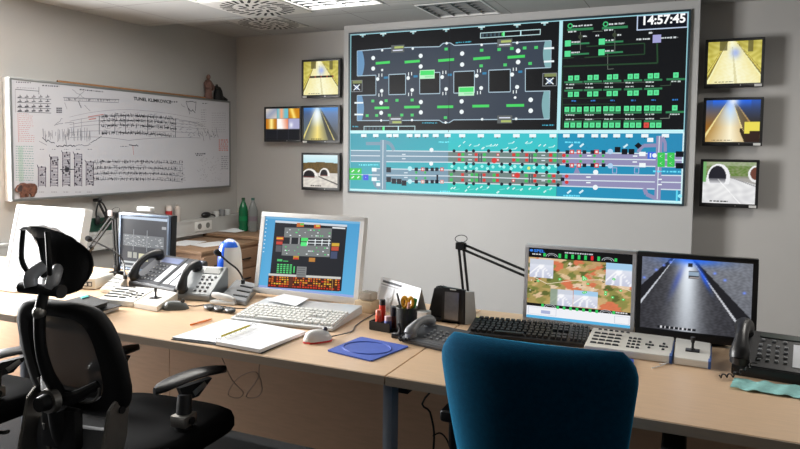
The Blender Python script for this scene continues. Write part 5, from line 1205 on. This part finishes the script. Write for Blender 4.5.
for k in range(9):
    f = (k+.5)/9; p = at(216+46*f, 341-19*f, 'z', .753)-o; b.tube([p+V((-.012, 0, -.008)), p+V((-.008, 0, .006)), p+V((.006, 0, .004)), p+V((.008, 0, -.004))], .0013, n=6)
obj('wire_binding', b, SIL, t)
P = Pic(); r = random.Random(9)
for k in range(16):
    f = .08+k*.055; x0, x1 = (.1, r.uniform(.4, .9)) if k % 5 else (.3, .62)
    P.line((x0, f), (x1, f), .006, (150, 155, 165), 0)
A_, B_, C_, D_ = [V(p) for p in pq(((216, 341.5), (260, 349.5), (306, 331), (262, 323.5)), .755)]
P.build('print', lambda a, c, l: tuple(A_.lerp(B_, a).lerp(D_.lerp(C_, a), c)+V((0, 0, .0004))), PRINT, t)
def pencil(label, p, q, m, z, name='pencil', rad=.0038, tip=None):
    t = thing(name, label, 'pencil' if name == 'pencil' else 'pen', at(*p, 'z', z)); o = V(t.location); d = at(*q, 'z', z)-o
    b = B(); b.cyl((0, 0, 0), d*.9, rad, n=8); obj('barrel', b, m, t)
    b = B(); b.cyl(d*.9, d, rad, .0008, n=8); obj('tip', b, tip or mat('pencil_wood', (205, 170, 120), .6), t); return t
pencil('orange pencil lying left of the open notebook', (190.5, 324.7), (212.5, 318.7), mat('orange_paint', (238, 130, 36), .4), DZ+.0045)
pencil('yellow and grey pen lying along the fold of the open notebook', (222, 336), (252, 324.5), mat('yellow_pen', (206, 190, 60), .4), .7635, 'pen', .004, SILP)
for i, (x, y) in enumerate(((209, 309.5), (219, 311), (230, 312.5))):
    p = at(x, y, 'z', DZ); t = thing('key_fob', ['left one of three dark grey fobs near the orange pencil', 'middle one of three dark grey fobs near the orange pencil', 'right one of three dark grey fobs near the orange pencil'][i], 'key fob', (p.x, p.y, DZ), -.6, 'dark fobs on the desk')
    b = B(); b.ball((0, 0, .011), (.075, .042, .022), 20); b.tube([(-.03, 0, .01), (-.05, .01, .006), (-.042, .022, .004), (-.026, .014, .006)], .002); obj('shell', b, mat('fob_grey', (58, 60, 62), .35), t)
    b = B(); b.ball((.008, 0, .0155), (.036, .024, .016), 14); obj('button', b, BLK, t)
t = thing('stapler', 'small white plastic stapler-like tool in front of the grey microphone console', 'stapler', (-1.858, 2.297, DZ), .1)
b = B(); b.box((0, 0, .006), (.12, .034, .012), bev=.005); obj('base', b, WHP, t)
b = B(); b.tube([(-.055, 0, .036), (-.03, 0, .034), (.02, 0, .026), (.05, 0, .018)], [.01, .014, .015, .011], n=12); b.box((.045, 0, .014), (.02, .022, .014), bev=.004); obj('upper_arm', b, WHP, t)

# tape / little box left of the calendar
p = at(366, 313, 'z', DZ); t = thing('small_carton', 'small tan carton with a clear lid right of the white diagram monitor', 'box', (p.x-.008, p.y+.03, DZ), -.1)
b = B(); b.box((0, 0, .024), (.085, .07, .046), bev=.003); b.box((0, 0, .0005), (.06, .05, .001)); obj('carton', b, mat('carton_tan', (190, 166, 132), .7, noise=(20, .06)), t)
b = B(); b.box((.004, 0, .0655), (.06, .05, .035), bev=.008); obj('clear_lid', b, plastic('clear_lid_plastic', (196, 186, 172), .45), t)

# desk calendar
ZT = .74+.125
a0, a1 = at(382, 277, 'z', ZT), at(421.5, 288.5, 'z', ZT); d = (a1-a0).normalized(); nrm = V((d.y, -d.x, 0))     # nrm points to the viewer
t = thing('desk_calendar', 'white tent calendar standing behind the pen holder', 'calendar', (a0.x, a0.y, DZ)); L = (a1-a0).length; up3 = V((0, 0, .125))
b = B(); b.loft([[tuple(nrm*.036+d*0), tuple(nrm*.036+d*L), tuple(nrm*.034+d*L), tuple(nrm*.034)], [tuple(up3+nrm*.001), tuple(up3+d*L+nrm*.001), tuple(up3+d*L-nrm*.001), tuple(up3-nrm*.001)]]); obj('front_sheet', b, PAPER, t)
b = B(); b.loft([[tuple(-nrm*.036), tuple(-nrm*.036+d*L), tuple(-nrm*.034+d*L), tuple(-nrm*.034)], [tuple(up3-nrm*.001), tuple(up3+d*L-nrm*.001), tuple(up3+d*L+nrm*.001), tuple(up3+nrm*.001)]]); obj('back_sheet', b, LGR, t)
P = Pic(); P.rect(.06, .86, .55, .93, (70, 72, 78), 0); P.rect(.04, .78, .5, .81, (150, 150, 155), 0)
P.rect(.05, .1, .4, .74, (206, 208, 212), 0)
P.build('print', lambda a, c, l: tuple(nrm*.0375*(1-c)+nrm*.0022+d*L*a+up3*c), PRINT, t)
p = at(420, 322, 'z', DZ); b = B(); b.box((0, 0, .019), (.05, .05, .038), bev=.004); tag1('white_block', b, WHP, 'small white block between the pen holder and the upright black device', 'box', loc=(p.x, p.y+.03, DZ))

# pen holder with its contents
ox, oy = -1.02, 2.235
t = thing('pen_holder', 'black desk organiser with a round mesh pen cup and a low tray', 'pen holder', (ox, oy, DZ), -.15)
b = B(); b.box((-.045, 0, .003), (.09, .085, .006)); b.box((-.045, -.041, .018), (.09, .004, .03)); b.box((-.045, .041, .018), (.09, .004, .03)); b.box((-.089, 0, .018), (.004, .084, .03)); b.box((-.045, 0, .018), (.004, .08, .028)); b.box((.05, 0, .002), (.1, .085, .004)); obj('tray', b, BLK, t)
def mesh_mat(name, rgb, scale, hole):
    m = bpy.data.materials.new(name); m.use_nodes = True; nt = m.node_tree; pb = nt.nodes['Principled BSDF']; pb.inputs['Base Color'].default_value = lin(rgb)+(1,); pb.inputs['Roughness'].default_value = .6
    o = nt.nodes['Material Output']; x = nt.nodes.new('ShaderNodeMixShader'); tr = nt.nodes.new('ShaderNodeBsdfTransparent'); tc = nt.nodes.new('ShaderNodeTexCoord'); w = nt.nodes.new('ShaderNodeTexWave'); w.bands_direction = 'Z'; w.inputs['Scale'].default_value = scale
    mr = nt.nodes.new('ShaderNodeMapRange'); mr.inputs[3].default_value = 1-hole*1.4; mr.inputs[4].default_value = min(1, 1-hole*.2)
    nt.links.new(tc.outputs['Object'], w.inputs[0]); nt.links.new(w.outputs['Fac'], mr.inputs[0]); nt.links.new(mr.outputs[0], x.inputs[0]); nt.links.new(tr.outputs[0], x.inputs[1]); nt.links.new(pb.outputs[0], x.inputs[2]); nt.links.new(x.outputs[0], o.inputs[0]); return m
b = B(); b.lathe([(.0365, .004), (.039, .095), (.0375, .095), (.035, .006)], c=(.046, 0, 0), n=28); obj('pen_cup', b, mesh_mat('cup_mesh', (30, 31, 33), 160, .3), t)
b = B(); b.tube([(.046+.039*cos(a), .039*sin(a), .095) for a in [2*pi*k/24 for k in range(24)]], .002, n=6, closed=True, smooth=1); obj('cup_rim', b, BLK, t)
cupc = MX.Translation((ox, oy, DZ)) @ MX.Rotation(-.15, 4, 'Z') @ V((.046, 0, .008))
for nm, lab, cat, c, dx, dy, h, rr, tc_ in (('pen', 'dark grey pen leaning left in the pen cup', 'pen', (70, 74, 72), -.028, -.005, .135, .004, (40, 40, 40)), ('highlighter', 'yellow-green highlighter in the pen cup', 'pen', (214, 222, 50), -.014, .012, .118, .0068, (60, 64, 50)),
                            ('scissors', 'orange-yellow scissor handles standing in the pen cup', 'scissors', (240, 178, 30), .004, .0, .12, .0, None), ('marker', 'green marker standing at the right of the pen cup', 'marker', (60, 168, 70), .022, .008, .118, .009, (50, 140, 60)), ('white_pen', 'short whitish pen at the front of the pen cup', 'pen', (222, 206, 190), .012, -.018, .108, .005, (215, 160, 150))):
    t2 = thing(nm, lab, cat, cupc); m = mat(nm+'_colour', c, .45)
    top_ = V((dx*1.35, dy, h))
    if nm == 'scissors':
        b = B(); b.prism([(-.006, 0, .0), (0, 0, 0), (.004, 0, .09), (-.004, 0, .09)], (0, .002, 0)); obj('blades', b, SIL, t2)
        for s in (-1, 1): b = B(); b.tube([(s*.012+.009*cos(a)+.003, .001, .105+.017*sin(a)) for a in [2*pi*k/14 for k in range(14)]], .0068, n=8, closed=True, smooth=1); obj('handle', b, m, t2)
    else:
        b = B(); b.cyl((dx*.2, dy*.2, 0), top_*.8, rr, n=10); obj('barrel', b, m, t2); b = B(); b.cyl(top_*.8, top_, rr*1.08, rr*.9, n=10); obj('cap', b, mat(nm+'_cap', tc_, .4), t2)
def stick(name, lab, x, y, h, r, c, capc, caph=.3, tilt=0):
    p = MX.Translation((ox, oy, DZ)) @ MX.Rotation(-.15, 4, 'Z') @ V((x, y, .0062)); t = thing(name, lab, 'bottle' if 'glue' in name or 'ink' in name else 'marker', p)
    b = B(); b.lathe([(r*.95, 0), (r, .002), (r, h*(1-caph)), (r*.8, h*(1-caph)+.002)], n=18); obj('barrel', b, mat(name+'_body', c, .4), t)
    b = B(); b.lathe([(r*.92, h*(1-caph)), (r*.92, h-.002), (r*.8, h)], n=18); obj('cap', b, mat(name+'_cap', capc, .4), t)
stick('red_marker', 'tall red marker with a black cap in the organiser tray', -.072, .016, .098, .0125, (222, 62, 40), (34, 28, 30), .22)
stick('red_glue_bottle', 'shorter red bottle in front of the tall red marker', -.066, -.018, .066, .0115, (232, 88, 62), (226, 120, 96), .3)
stick('ink_bottle', 'small blue and white bottle at the front of the organiser tray', -.022, -.02, .05, .0135, (120, 128, 190), (222, 190, 196), .35)
stick('brown_glue_bottle', 'dark brown bottle beside the pen cup in the organiser tray', -.022, .018, .078, .0135, (96, 44, 40), (36, 34, 44), .45)
b = B(); b.box((0, 0, .009), (.05, .024, .018), bev=.005); b.tube([(.0, 0, .018), (.005, 0, .035), (-.002, .004, .05)], [.006, .005, .007]); tag1('black_stamp', b, BLK, 'small black stamp on the desk in front of the pen cup', 'stamp', loc=(-.97, 2.15, DZ))

# desk lamps with two spring arms
def spring_lamp(label, y, base, elbow, end, off, loopc, head=True, endhead=None):
    A0, E0, T0 = at(*base, 'y', y), at(*elbow, 'y', y), at(*end, 'y', y)
    t = thing('desk_lamp', label, 'lamp', (A0.x, A0.y, DZ), 0, None); o = V(t.location); A0, E0, T0 = A0-o, E0-o, T0-o
    b = B(); b.box((0, 0, .012), (.06, .05, .024), bev=.003); b.cyl((0, 0, .02), A0, .008, n=12); b.box((A0.x, A0.y, A0.z), (.03, .022, .03), bev=.004); obj('clamp_base', b, BLK, t)
    def arm(p, q, nm, s):
        d = (q-p).normalized(); n = V((-d.z, 0, d.x))
        b = B()
        for k in (-1, 1): b.box(tuple((p+q)/2+n*k*s), ((q-p).length, .009, .0085), ry=-math.atan2(d.z, d.x))
        obj(nm, b, BLK2, t)
    arm(A0, E0, 'lower_arm', off); arm(E0, T0, 'upper_arm', off)
    b = B(); b.cyl(E0-V((0, .012, 0)), E0+V((0, .012, 0)), .017, n=18); b.box(tuple(E0), (.045, .018, .03), bev=.005); obj('elbow_joint', b, BLK, t)
    b = B(); C_ = E0+V(loopc); b.tube([C_+V((.026*cos(a), .01*sin(a), .014*sin(a))) for a in [2*pi*k/20 for k in range(20)]], .0016, n=6, closed=True, smooth=1); obj('cable_loop', b, RUBBER, t)
    b = B(); b.cyl(T0-V((0, .014, 0)), T0+V((0, .014, 0)), .014, n=14)
    if endhead: b.lathe([(.012, 0), (.02, -.02), (.05, -.08), (.047, -.08), (.016, -.02)], c=tuple(T0+V((.0, 0, .0))), n=24)
    else: b.tube([T0, T0+V((-.012, 0, -.03)), T0+V((-.02, 0, -.05))], [.012, .016, .014])
    obj('lamp_head', b, BLK, t)
    return t
spring_lamp('black spring arm lamp reaching right behind the silver framed monitor', 2.64, (466.5, 300), (461, 246), (548, 283), .0105, (.0, 0, .03), endhead=True)
l1 = spring_lamp('black spring arm lamp bent down to the left beside the dark left monitor', 2.56, (117, 268), (114, 215), (90, 248), .010, (.012, 0, .025))
b = B(); b.box((-.006, -.016, 0), (.03, .004, .03), bev=.003); q = at(113.5, 213, 'y', 2.56)-V(l1.location); tag(obj('sticker', b, mat('sticker_pale', (206, 196, 194), .5), l1, loc=tuple(q)), 'pale sticker on the elbow', None)

# ruler, slip, cloth
q = quadpts(((474, 319.5), (475, 316.5), (521, 321.5), (521, 324.5)), DZ+.003); b = B(); b.prism([tuple(p) for p in q], (0, 0, -.0025)); tag1('yellow_ruler', b, mat('yellow_plastic', (214, 204, 120), .5), 'yellow strip lying behind the black keyboard', 'ruler')
b = B(); b.tube([at(652, 368, 'z', .7425), at(660, 366, 'z', .7425), at(667, 363.5, 'z', .7425)], .0018, n=6); b.tube([at(659, 363.5, 'z', .7425), at(664, 364, 'z', .7425), at(668, 363, 'z', .7425)], .0022, n=6)
tag1('white_wire', b, WHP, 'short white wire piece on the desk below the right keypad', 'wire')
C4 = [at(x, y, 'z', DZ+.003) for x, y in ((730, 388), (734, 379), (806, 388), (803, 399))]
b = B(); b.sheet(lambda u, v: C4[0].lerp(C4[3], u).lerp(C4[1].lerp(C4[2], u), v)+V((0, .004*sin(u*17), .0035+.0028*sin(u*23+v*7)*sin(v*9+u*5))), 34, 8, (0, 0, -.0015)); tag1('teal_cloth', b, mat('teal_cloth', (140, 196, 192), .85, noise=(60, .08), bump=(200, .4)), 'folded teal cloth lying in front of the black phone at the right edge', 'cloth')

# ------------------------------------------------------------------ chairs
MESHF = mesh_mat('mesh_weave', (134, 135, 138), 90, .04)
FRM = mat('chair_frame_black', (18, 18, 20), .5, noise=(30, .08)); CHROME = mat('brushed_alloy', (170, 166, 160), .38, .9, noise=(40, .06))
def five_star(t, r=.3, h=.11, m=BLK):
    for k in range(5):
        a = 2*pi*k/5+.3; c, s = cos(a), sin(a)
        b = B(); b.tube([(c*.03, s*.03, h), (c*.15, s*.15, h-.012), (c*r, s*r, h-.04)], [.026, .021, .015], n=10); lg = obj('leg', b, m, t)
        b = B()
        for k2 in (-1, 1): o = V((-s*.014*k2, c*.014*k2, 0)); p = V((c*r, s*r, .028))+o; b.cyl(p-V((-s*.009, c*.009, 0)), p+V((-s*.009, c*.009, 0)), .027, n=16)
        b.cyl((c*r, s*r, .03), (c*r, s*r, .075), .008, n=10); obj('caster', b, BLK2, lg)
    b = B(); b.cyl((0, 0, .085), (0, 0, .13), .034, n=20); b.cyl((0, 0, .12), (0, 0, .28), .027, n=20); b.cyl((0, 0, .27), (0, 0, .42), .016, n=16); obj('gas_lift', b, BLK, t)
def cushion(b, w, d, h, z, y0=0, edge=.05, drop=.03, n=14, pw=4):
    """upholstered seat: squircle outline lofted upward with a rounded edge"""
    rings = []
    for k, (s, zz) in enumerate(((.86, 0), (.97, .012), (1., .3*h), (1., .62*h), (.97, .86*h), (.88, .98*h), (.6, h), (.2, h*1.01))):
        ring = []
        for j in range(40):
            a = 2*pi*j/40; c, q = cos(a), sin(a); e = 2/pw; x = w/2*s*math.copysign(abs(c)**e, c); y = d/2*s*math.copysign(abs(q)**e, q)
            ring.append((x, y0+y, z+zz-drop*max(0, y/(d/2))**3))
        rings.append(ring)
    b.loft(rings)
def mesh_chair(label, loc, rz):
    t = thing('mesh_office_chair', label, 'office chair', loc, rz, 'black mesh office chairs')
    five_star(t)
    b = B(); b.box((0, -.02, .425), (.2, .26, .05), bev=.012); b.tube([(.08, 0, .42), (.2, .02, .41), (.24, .02, .42)], .007); obj('tilt_mechanism', b, BLK, t)
    b = B(); cushion(b, .5, .5, .085, .445, .03); obj('seat', b, FAB, t, sharp=60)
    # back: frame ring around a woven panel, wrapped round the sitter, leaning back
    def back(x, z):                                              # z 0..1 from the bottom to the top
        return V((x, -.215-.02*sin(pi*z)-.08*z*z+.7*x*x*(1-.3*z), .63+.345*z))
    def half(z): return .186*(1-.16*max(0, z-.45)**1.5*2.2) if z > .45 else .186*(1-.25*(.45-z)**2*2)
    N = 48
    def ringpts(k):                                              # k 1 outer .. 0 inner
        out = []
        for j in range(N):
            a = 2*pi*j/N; c, s = cos(a), sin(a); e = .42
            zx = .5+.5*math.copysign(abs(s)**e, s); xx = math.copysign(abs(c)**e, c)
            zc = .5+(zx-.5)*(1-(.27 if s > 0 else .3)*(1-k)); w = half(min(1, max(0, zx)))*(1-.36*(1-k)); out.append(back(xx*w, zc))
        return out
    po, pi_ = ringpts(1), ringpts(0)
    dn = V((0, -.026, 0)); b = B()
    rs = [[p+V((0, .006, 0)) for p in po], [p+V((0, -.01, 0)) for p in ringpts(1.03)], [p+dn for p in ringpts(.85)], [p+dn*1.15 for p in ringpts(.5)], [p+dn for p in ringpts(.1)], [p+V((0, -.008, 0)) for p in pi_], [p+V((0, .004, 0)) for p in ringpts(.15)]]
    vs = [[b.bm.verts.new(p) for p in r] for r in rs]
    for i in range(len(vs)):
        A, C = vs[i], vs[(i+1) % len(vs)]
        for k in range(N): b.bm.faces.new((A[k], A[(k+1) % N], C[(k+1) % N], C[k]))
    obj('back_frame', b, FRM, t, sharp=60)
    b = B(); cpt = sum(pi_, V())/N; pr = [b.bm.verts.new(p+V((0, -.006, 0))) for p in pi_]; md = [b.bm.verts.new(cpt.lerp(p, .5)+V((0, -.018, 0))) for p in pi_]; cc = b.bm.verts.new(cpt+V((0, -.02, 0)))
    for k in range(N): b.bm.faces.new((pr[k], pr[(k+1) % N], md[(k+1) % N], md[k])); b.bm.faces.new((md[k], md[(k+1) % N], cc))
    obj('mesh_panel', b, MESHF, t, sharp=0)
    b = B(); b.tube([p+V((0, -.032, -.004)) for j, p in enumerate(ringpts(.0)) if N*.54 < j < N*.97], .0035, n=6, smooth=2); tag(obj('silver_trim', b, CHROME, t), 'thin silver line under the mesh panel', None)
    b = B()
    b.sheet(lambda u, v: ((u-.5)*.3, -.235+.5*((u-.5)*.3)**2*2-.012*sin(pi*v), .47+.13*v), 12, 6, (0, -.02, 0)); obj('lumbar_panel', b, MESHF, t)
    b = B(); b.tube([(-.1, -.25, .735), (-.04, -.285, .70), (.04, -.285, .70), (.1, -.25, .735)], [.012, .02, .02, .012], n=10); b.box((0, -.275, .705), (.09, .03, .035), bev=.008); obj('lumbar_saddle', b, FRM, t)
    # spine with hinge and lower supports
    b = B(); b.tube([(0, -.335, 1.005), (0, -.35, .95), (0, -.35, .86), (0, -.33, .78), (0, -.30, .72), (0, -.29, .68)], [.014, .015, .015, .017, .019, .02], n=14); obj('spine', b, FRM, t)
    b = B(); b.cyl((0, -.315, .70), (0, -.335, .70), .036, .033, n=28); hg_ = obj('hinge_disc', b, CHROME, t)
    b = B(); b.cyl((0, -.333, .70), (0, -.362, .70), .024, .02, n=24); obj('hinge_knob', b, FRM, hg_)
    b = B(); b.ball((0, -.352, .952), (.034, .036, .04), 16); tag(obj('spine_clip', b, CHROME, t), 'silver clip on the spine', None)
    b = B(); b.tube([(0, -.3, .67), (.0, -.27, .56), (0, -.17, .44), (0, -.05, .42)], [.026, .03, .03, .026], n=12); b.box((0, -.285, .61), (.13, .035, .12), bev=.015); obj('back_yoke', b, FRM, t)
    for s in (-1, 1):
        q = [(-.045, .67), (-.02, .692), (.02, .688), (.034, .67), (.02, .58), (-.04, .40), (-.11, .40)]
        b = B(); b.prism([(s*.145, -.225+a, z) for a, z in q], (s*.012, 0, 0)); bmesh.ops.bevel(b.bm, geom=list(b.bm.edges), offset=.003, segments=2, affect='EDGES'); pl = obj('side_plate', b, CHROME, t)
        b = B(); b.cyl((s*.143, -.225, .662), (s*.163, -.225, .662), .011, n=16); obj('bolt', b, FRM, pl)
    b = B(); b.cyl((-.05, -.30, .62), (-.05, -.27, .45), .006, n=10); b.ball((-.05, -.268, .445), (.022, .022, .03), 10); tag(obj('tension_rod', b, CHROME, t), 'silver rod beside the spine', None)
    # headrest
    b = B(); b.cyl((-.085, -.335, 1.012), (.055, -.335, 1.012), .0155, n=20); b.cyl((.055, -.335, 1.012), (.064, -.335, 1.012), .0185, n=20); obj('headrest_hinge', b, FRM, t)
    b = B(); b.tube([(-.03, -.35, 1.02), (-.035, -.345, 1.05), (-.02, -.315, 1.075)], [.016, .02, .016], n=12); b.tube([(.03, -.345, 1.02), (.035, -.335, 1.045), (.02, -.305, 1.07)], [.014, .018, .014], n=12); obj('headrest_bracket', b, SILP, t)
    HW, HC = .135, V((.0, -.235, 1.085))
    def hr(u, v):                                                # u across, v upward; ends curl forward
        th = (u-.5)*2*R(68); rr = .094; env = (1-.35*abs(2*u-1)**3)
        x = rr*1.02*sin(th); y = -rr*cos(th)*.8; z = (v-.5)*.172*env+(.012*cos(th))
        return HC+V((x, y-.035*(v-.35)**2*4*.4+(.0 if v < .8 else -.03*(v-.8)*5*cos(th)), z))
    def off(u, v):
        th = (u-.5)*2*R(68); k = .032*(1-(2*u-1)**6)*(1-(2*v-1)**8)+.006; return V((-sin(th)*k, cos(th)*k, 0))
    for nm, (ua, ub, va, vb) in (('headrest_roll', (.2, .8, .82, 1.03)), ('headrest_lobe', (.46, 1.04, -.1, 1.0)), ('headrest_lobe', (0.02, .24, .0, .9)), ('headrest_lower_band', (.1, .6, 0., .16))):
        sq = lambda u, v: .5+(u-.5)*max(.3, 1-abs(2*v-1)**3)**.45
        b = B(); b.sheet(lambda u, v: hr(ua+(ub-ua)*sq(u, v), va+(vb-va)*v), 18, 14, lambda u, v: off(ua+(ub-ua)*u, .5)*(1 if nm != 'headrest_lower_band' else .5)); bmesh.ops.recalc_face_normals(b.bm, faces=b.bm.faces); bmesh.ops.bevel(b.bm, geom=[e for e in b.bm.edges if e.calc_face_angle(0) > 1.2], offset=.008, segments=3, affect='EDGES'); obj(nm, b, FABH, t, sharp=60)
    b = B(); e = [hr(u/12, 1.0)+V((0, -.014, .002)) for u in range(3, 7)]; b.tube(e, .0045, n=8, smooth=2); tag(obj('headrest_highlight', b, WHP, t), 'pale rim along the headrest top', None)  # white tube puts a highlight onto the headrest roll
    for s in (-1, 1):
        b = B(); b.tube([hr(.5+s*.2, .98)+V((0, -.012, 0)), V((s*.05, -.362, 1.10)), V((s*.04, -.352, 1.06))], .007, n=8)
        obj('headrest_strut', b, FRM, t)
    # arms
    for s, yaw, dx, dy in ((1, -.34, -.095, -.03), (-1, .12, -.04, .05)):
        ar = MX.Translation((s*(.262+dx), .10+dy, .655)) @ MX.Rotation(yaw, 4, 'Z')
        b = B(); rings = []
        for i in range(11):
            f = i/10; y = -.13+.26*f; w = .043*sqrt(max(.04, 1-(2*f-1)**4))*(1-.2*f); zz = .018*sin(pi*f*.9)-.003*(1-f)**2
            rings.append([(w*cos(a), y, zz+.0125*sin(a)) for a in [2*pi*j/16 for j in range(16)]])
        b.loft(rings); b.xf(ar); ap = obj('arm_pad', b, BLK, t, sharp=50)
        b = B(); b.prism([(-.012, -.05, -.012), (-.012, .07, -.008), (-.012, .02, -.055), (-.012, -.03, -.06)], (.024, 0, 0)); b.xf(ar); obj('arm_bracket', b, FRM, ap)
        b = B(); b.box((.0135, .022, -.03), (.004, .05, .018), rx=.5, bev=.001); b.xf(ar); tag(obj('bracket_plate', b, CHROME, ap), 'small silver plate under the arm pad', None)
        b = B(); b.tube([(s*.18, .02, .625), (s*.19, .0, .53), (s*.19, .0, .47), (s*.15, .02, .435), (s*.06, .03, .43)], [.022, .026, .024, .018, .015], n=12); obj('arm_post', b, FRM, t)
        b = B(); b.box((s*.19, .002, .555), (.055, .062, .036), bev=.005); br = obj('arm_collar', b, CHROME, t)
        b = B(); b.cyl((s*.218, .002, .555), (s*.224, .002, .555), .012, n=16); obj('collar_knob', b, FRM, br)
    return t
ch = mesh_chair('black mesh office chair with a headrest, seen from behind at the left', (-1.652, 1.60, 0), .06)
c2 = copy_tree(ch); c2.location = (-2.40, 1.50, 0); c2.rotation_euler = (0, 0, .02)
c2['label'] = 'second black office chair cut off at the left edge, only its right arm showing'

t = thing('blue_office_chair', 'office chair with a tall rounded teal blue velour back at the right desk', 'office chair', (-.343, 1.83, 0), .02)
five_star(t, .29)
b = B(); b.box((0, -.03, .43), (.18, .22, .045), bev=.01); b.tube([(0, -.1, .42), (0, -.28, .42), (0, -.34, .48), (0, -.335, .58)], [.016, .018, .018, .016], n=10); obj('tilt_mechanism', b, BLK, t)
b = B(); cushion(b, .48, .46, .09, .452, .0); obj('seat', b, BLUEF, t, sharp=60)
b = B(); rings = []
NS = 40
for i in range(25):                                              # closed cushion: rings run up the back
    f = i/24; z = .555+.425*f; cap = min(1, (1-f)*9, f*9+.0); rnd = sqrt(max(0, 1-(1-cap)**2)) if cap < 1 else 1
    w = (.180+.045*min(1, f*1.1))*(1-.16*max(0, (f-.80)/.2)**2.6); th = .046*max(.1, rnd)
    yc = -.265-.105*f-.015*sin(pi*f)
    ring = []
    for j in range(NS):
        a = 2*pi*j/NS; c, s = cos(a), sin(a); x = w*math.copysign(abs(c)**.62, c); y = th*math.copysign(abs(s)**.75, s); ring.append((x, yc+y+.55*x*x, z))
    rings.append(ring)
b.loft(rings); obj('backrest', b, BLUEF, t, sharp=70)
for s in (-1, 1):
    b = B(); b.box((s*.292, .05, .655), (.06, .24, .035), bev=.012, seg=3); ap = obj('arm_pad', b, BLK, t)
    b = B(); b.tube([(s*.292, .13, .645), (s*.29, .12, .53), (s*.25, .06, .45), (s*.08, .02, .437)], [.013, .015, .015, .013], n=10); b.tube([(s*.292, -.03, .645), (s*.29, -.02, .53), (s*.25, .02, .45)], [.013, .014, .013], n=10); obj('arm_support', b, BLK, ap)

# ------------------------------------------------------------------ view
vs = SC.view_settings; vs.view_transform = 'Standard'; vs.look = 'None'; vs.gamma = 1; vs.exposure = EXPO; vs.use_curve_mapping = False
SC.display_settings.display_device = 'sRGB'
SC.cycles.max_bounces = 8; SC.cycles.diffuse_bounces = 5; SC.cycles.transparent_max_bounces = 12; SC.cycles.sample_clamp_indirect = 4
SC.cycles.use_denoising = True; SC.cycles.caustics_reflective = False; SC.cycles.caustics_refractive = False
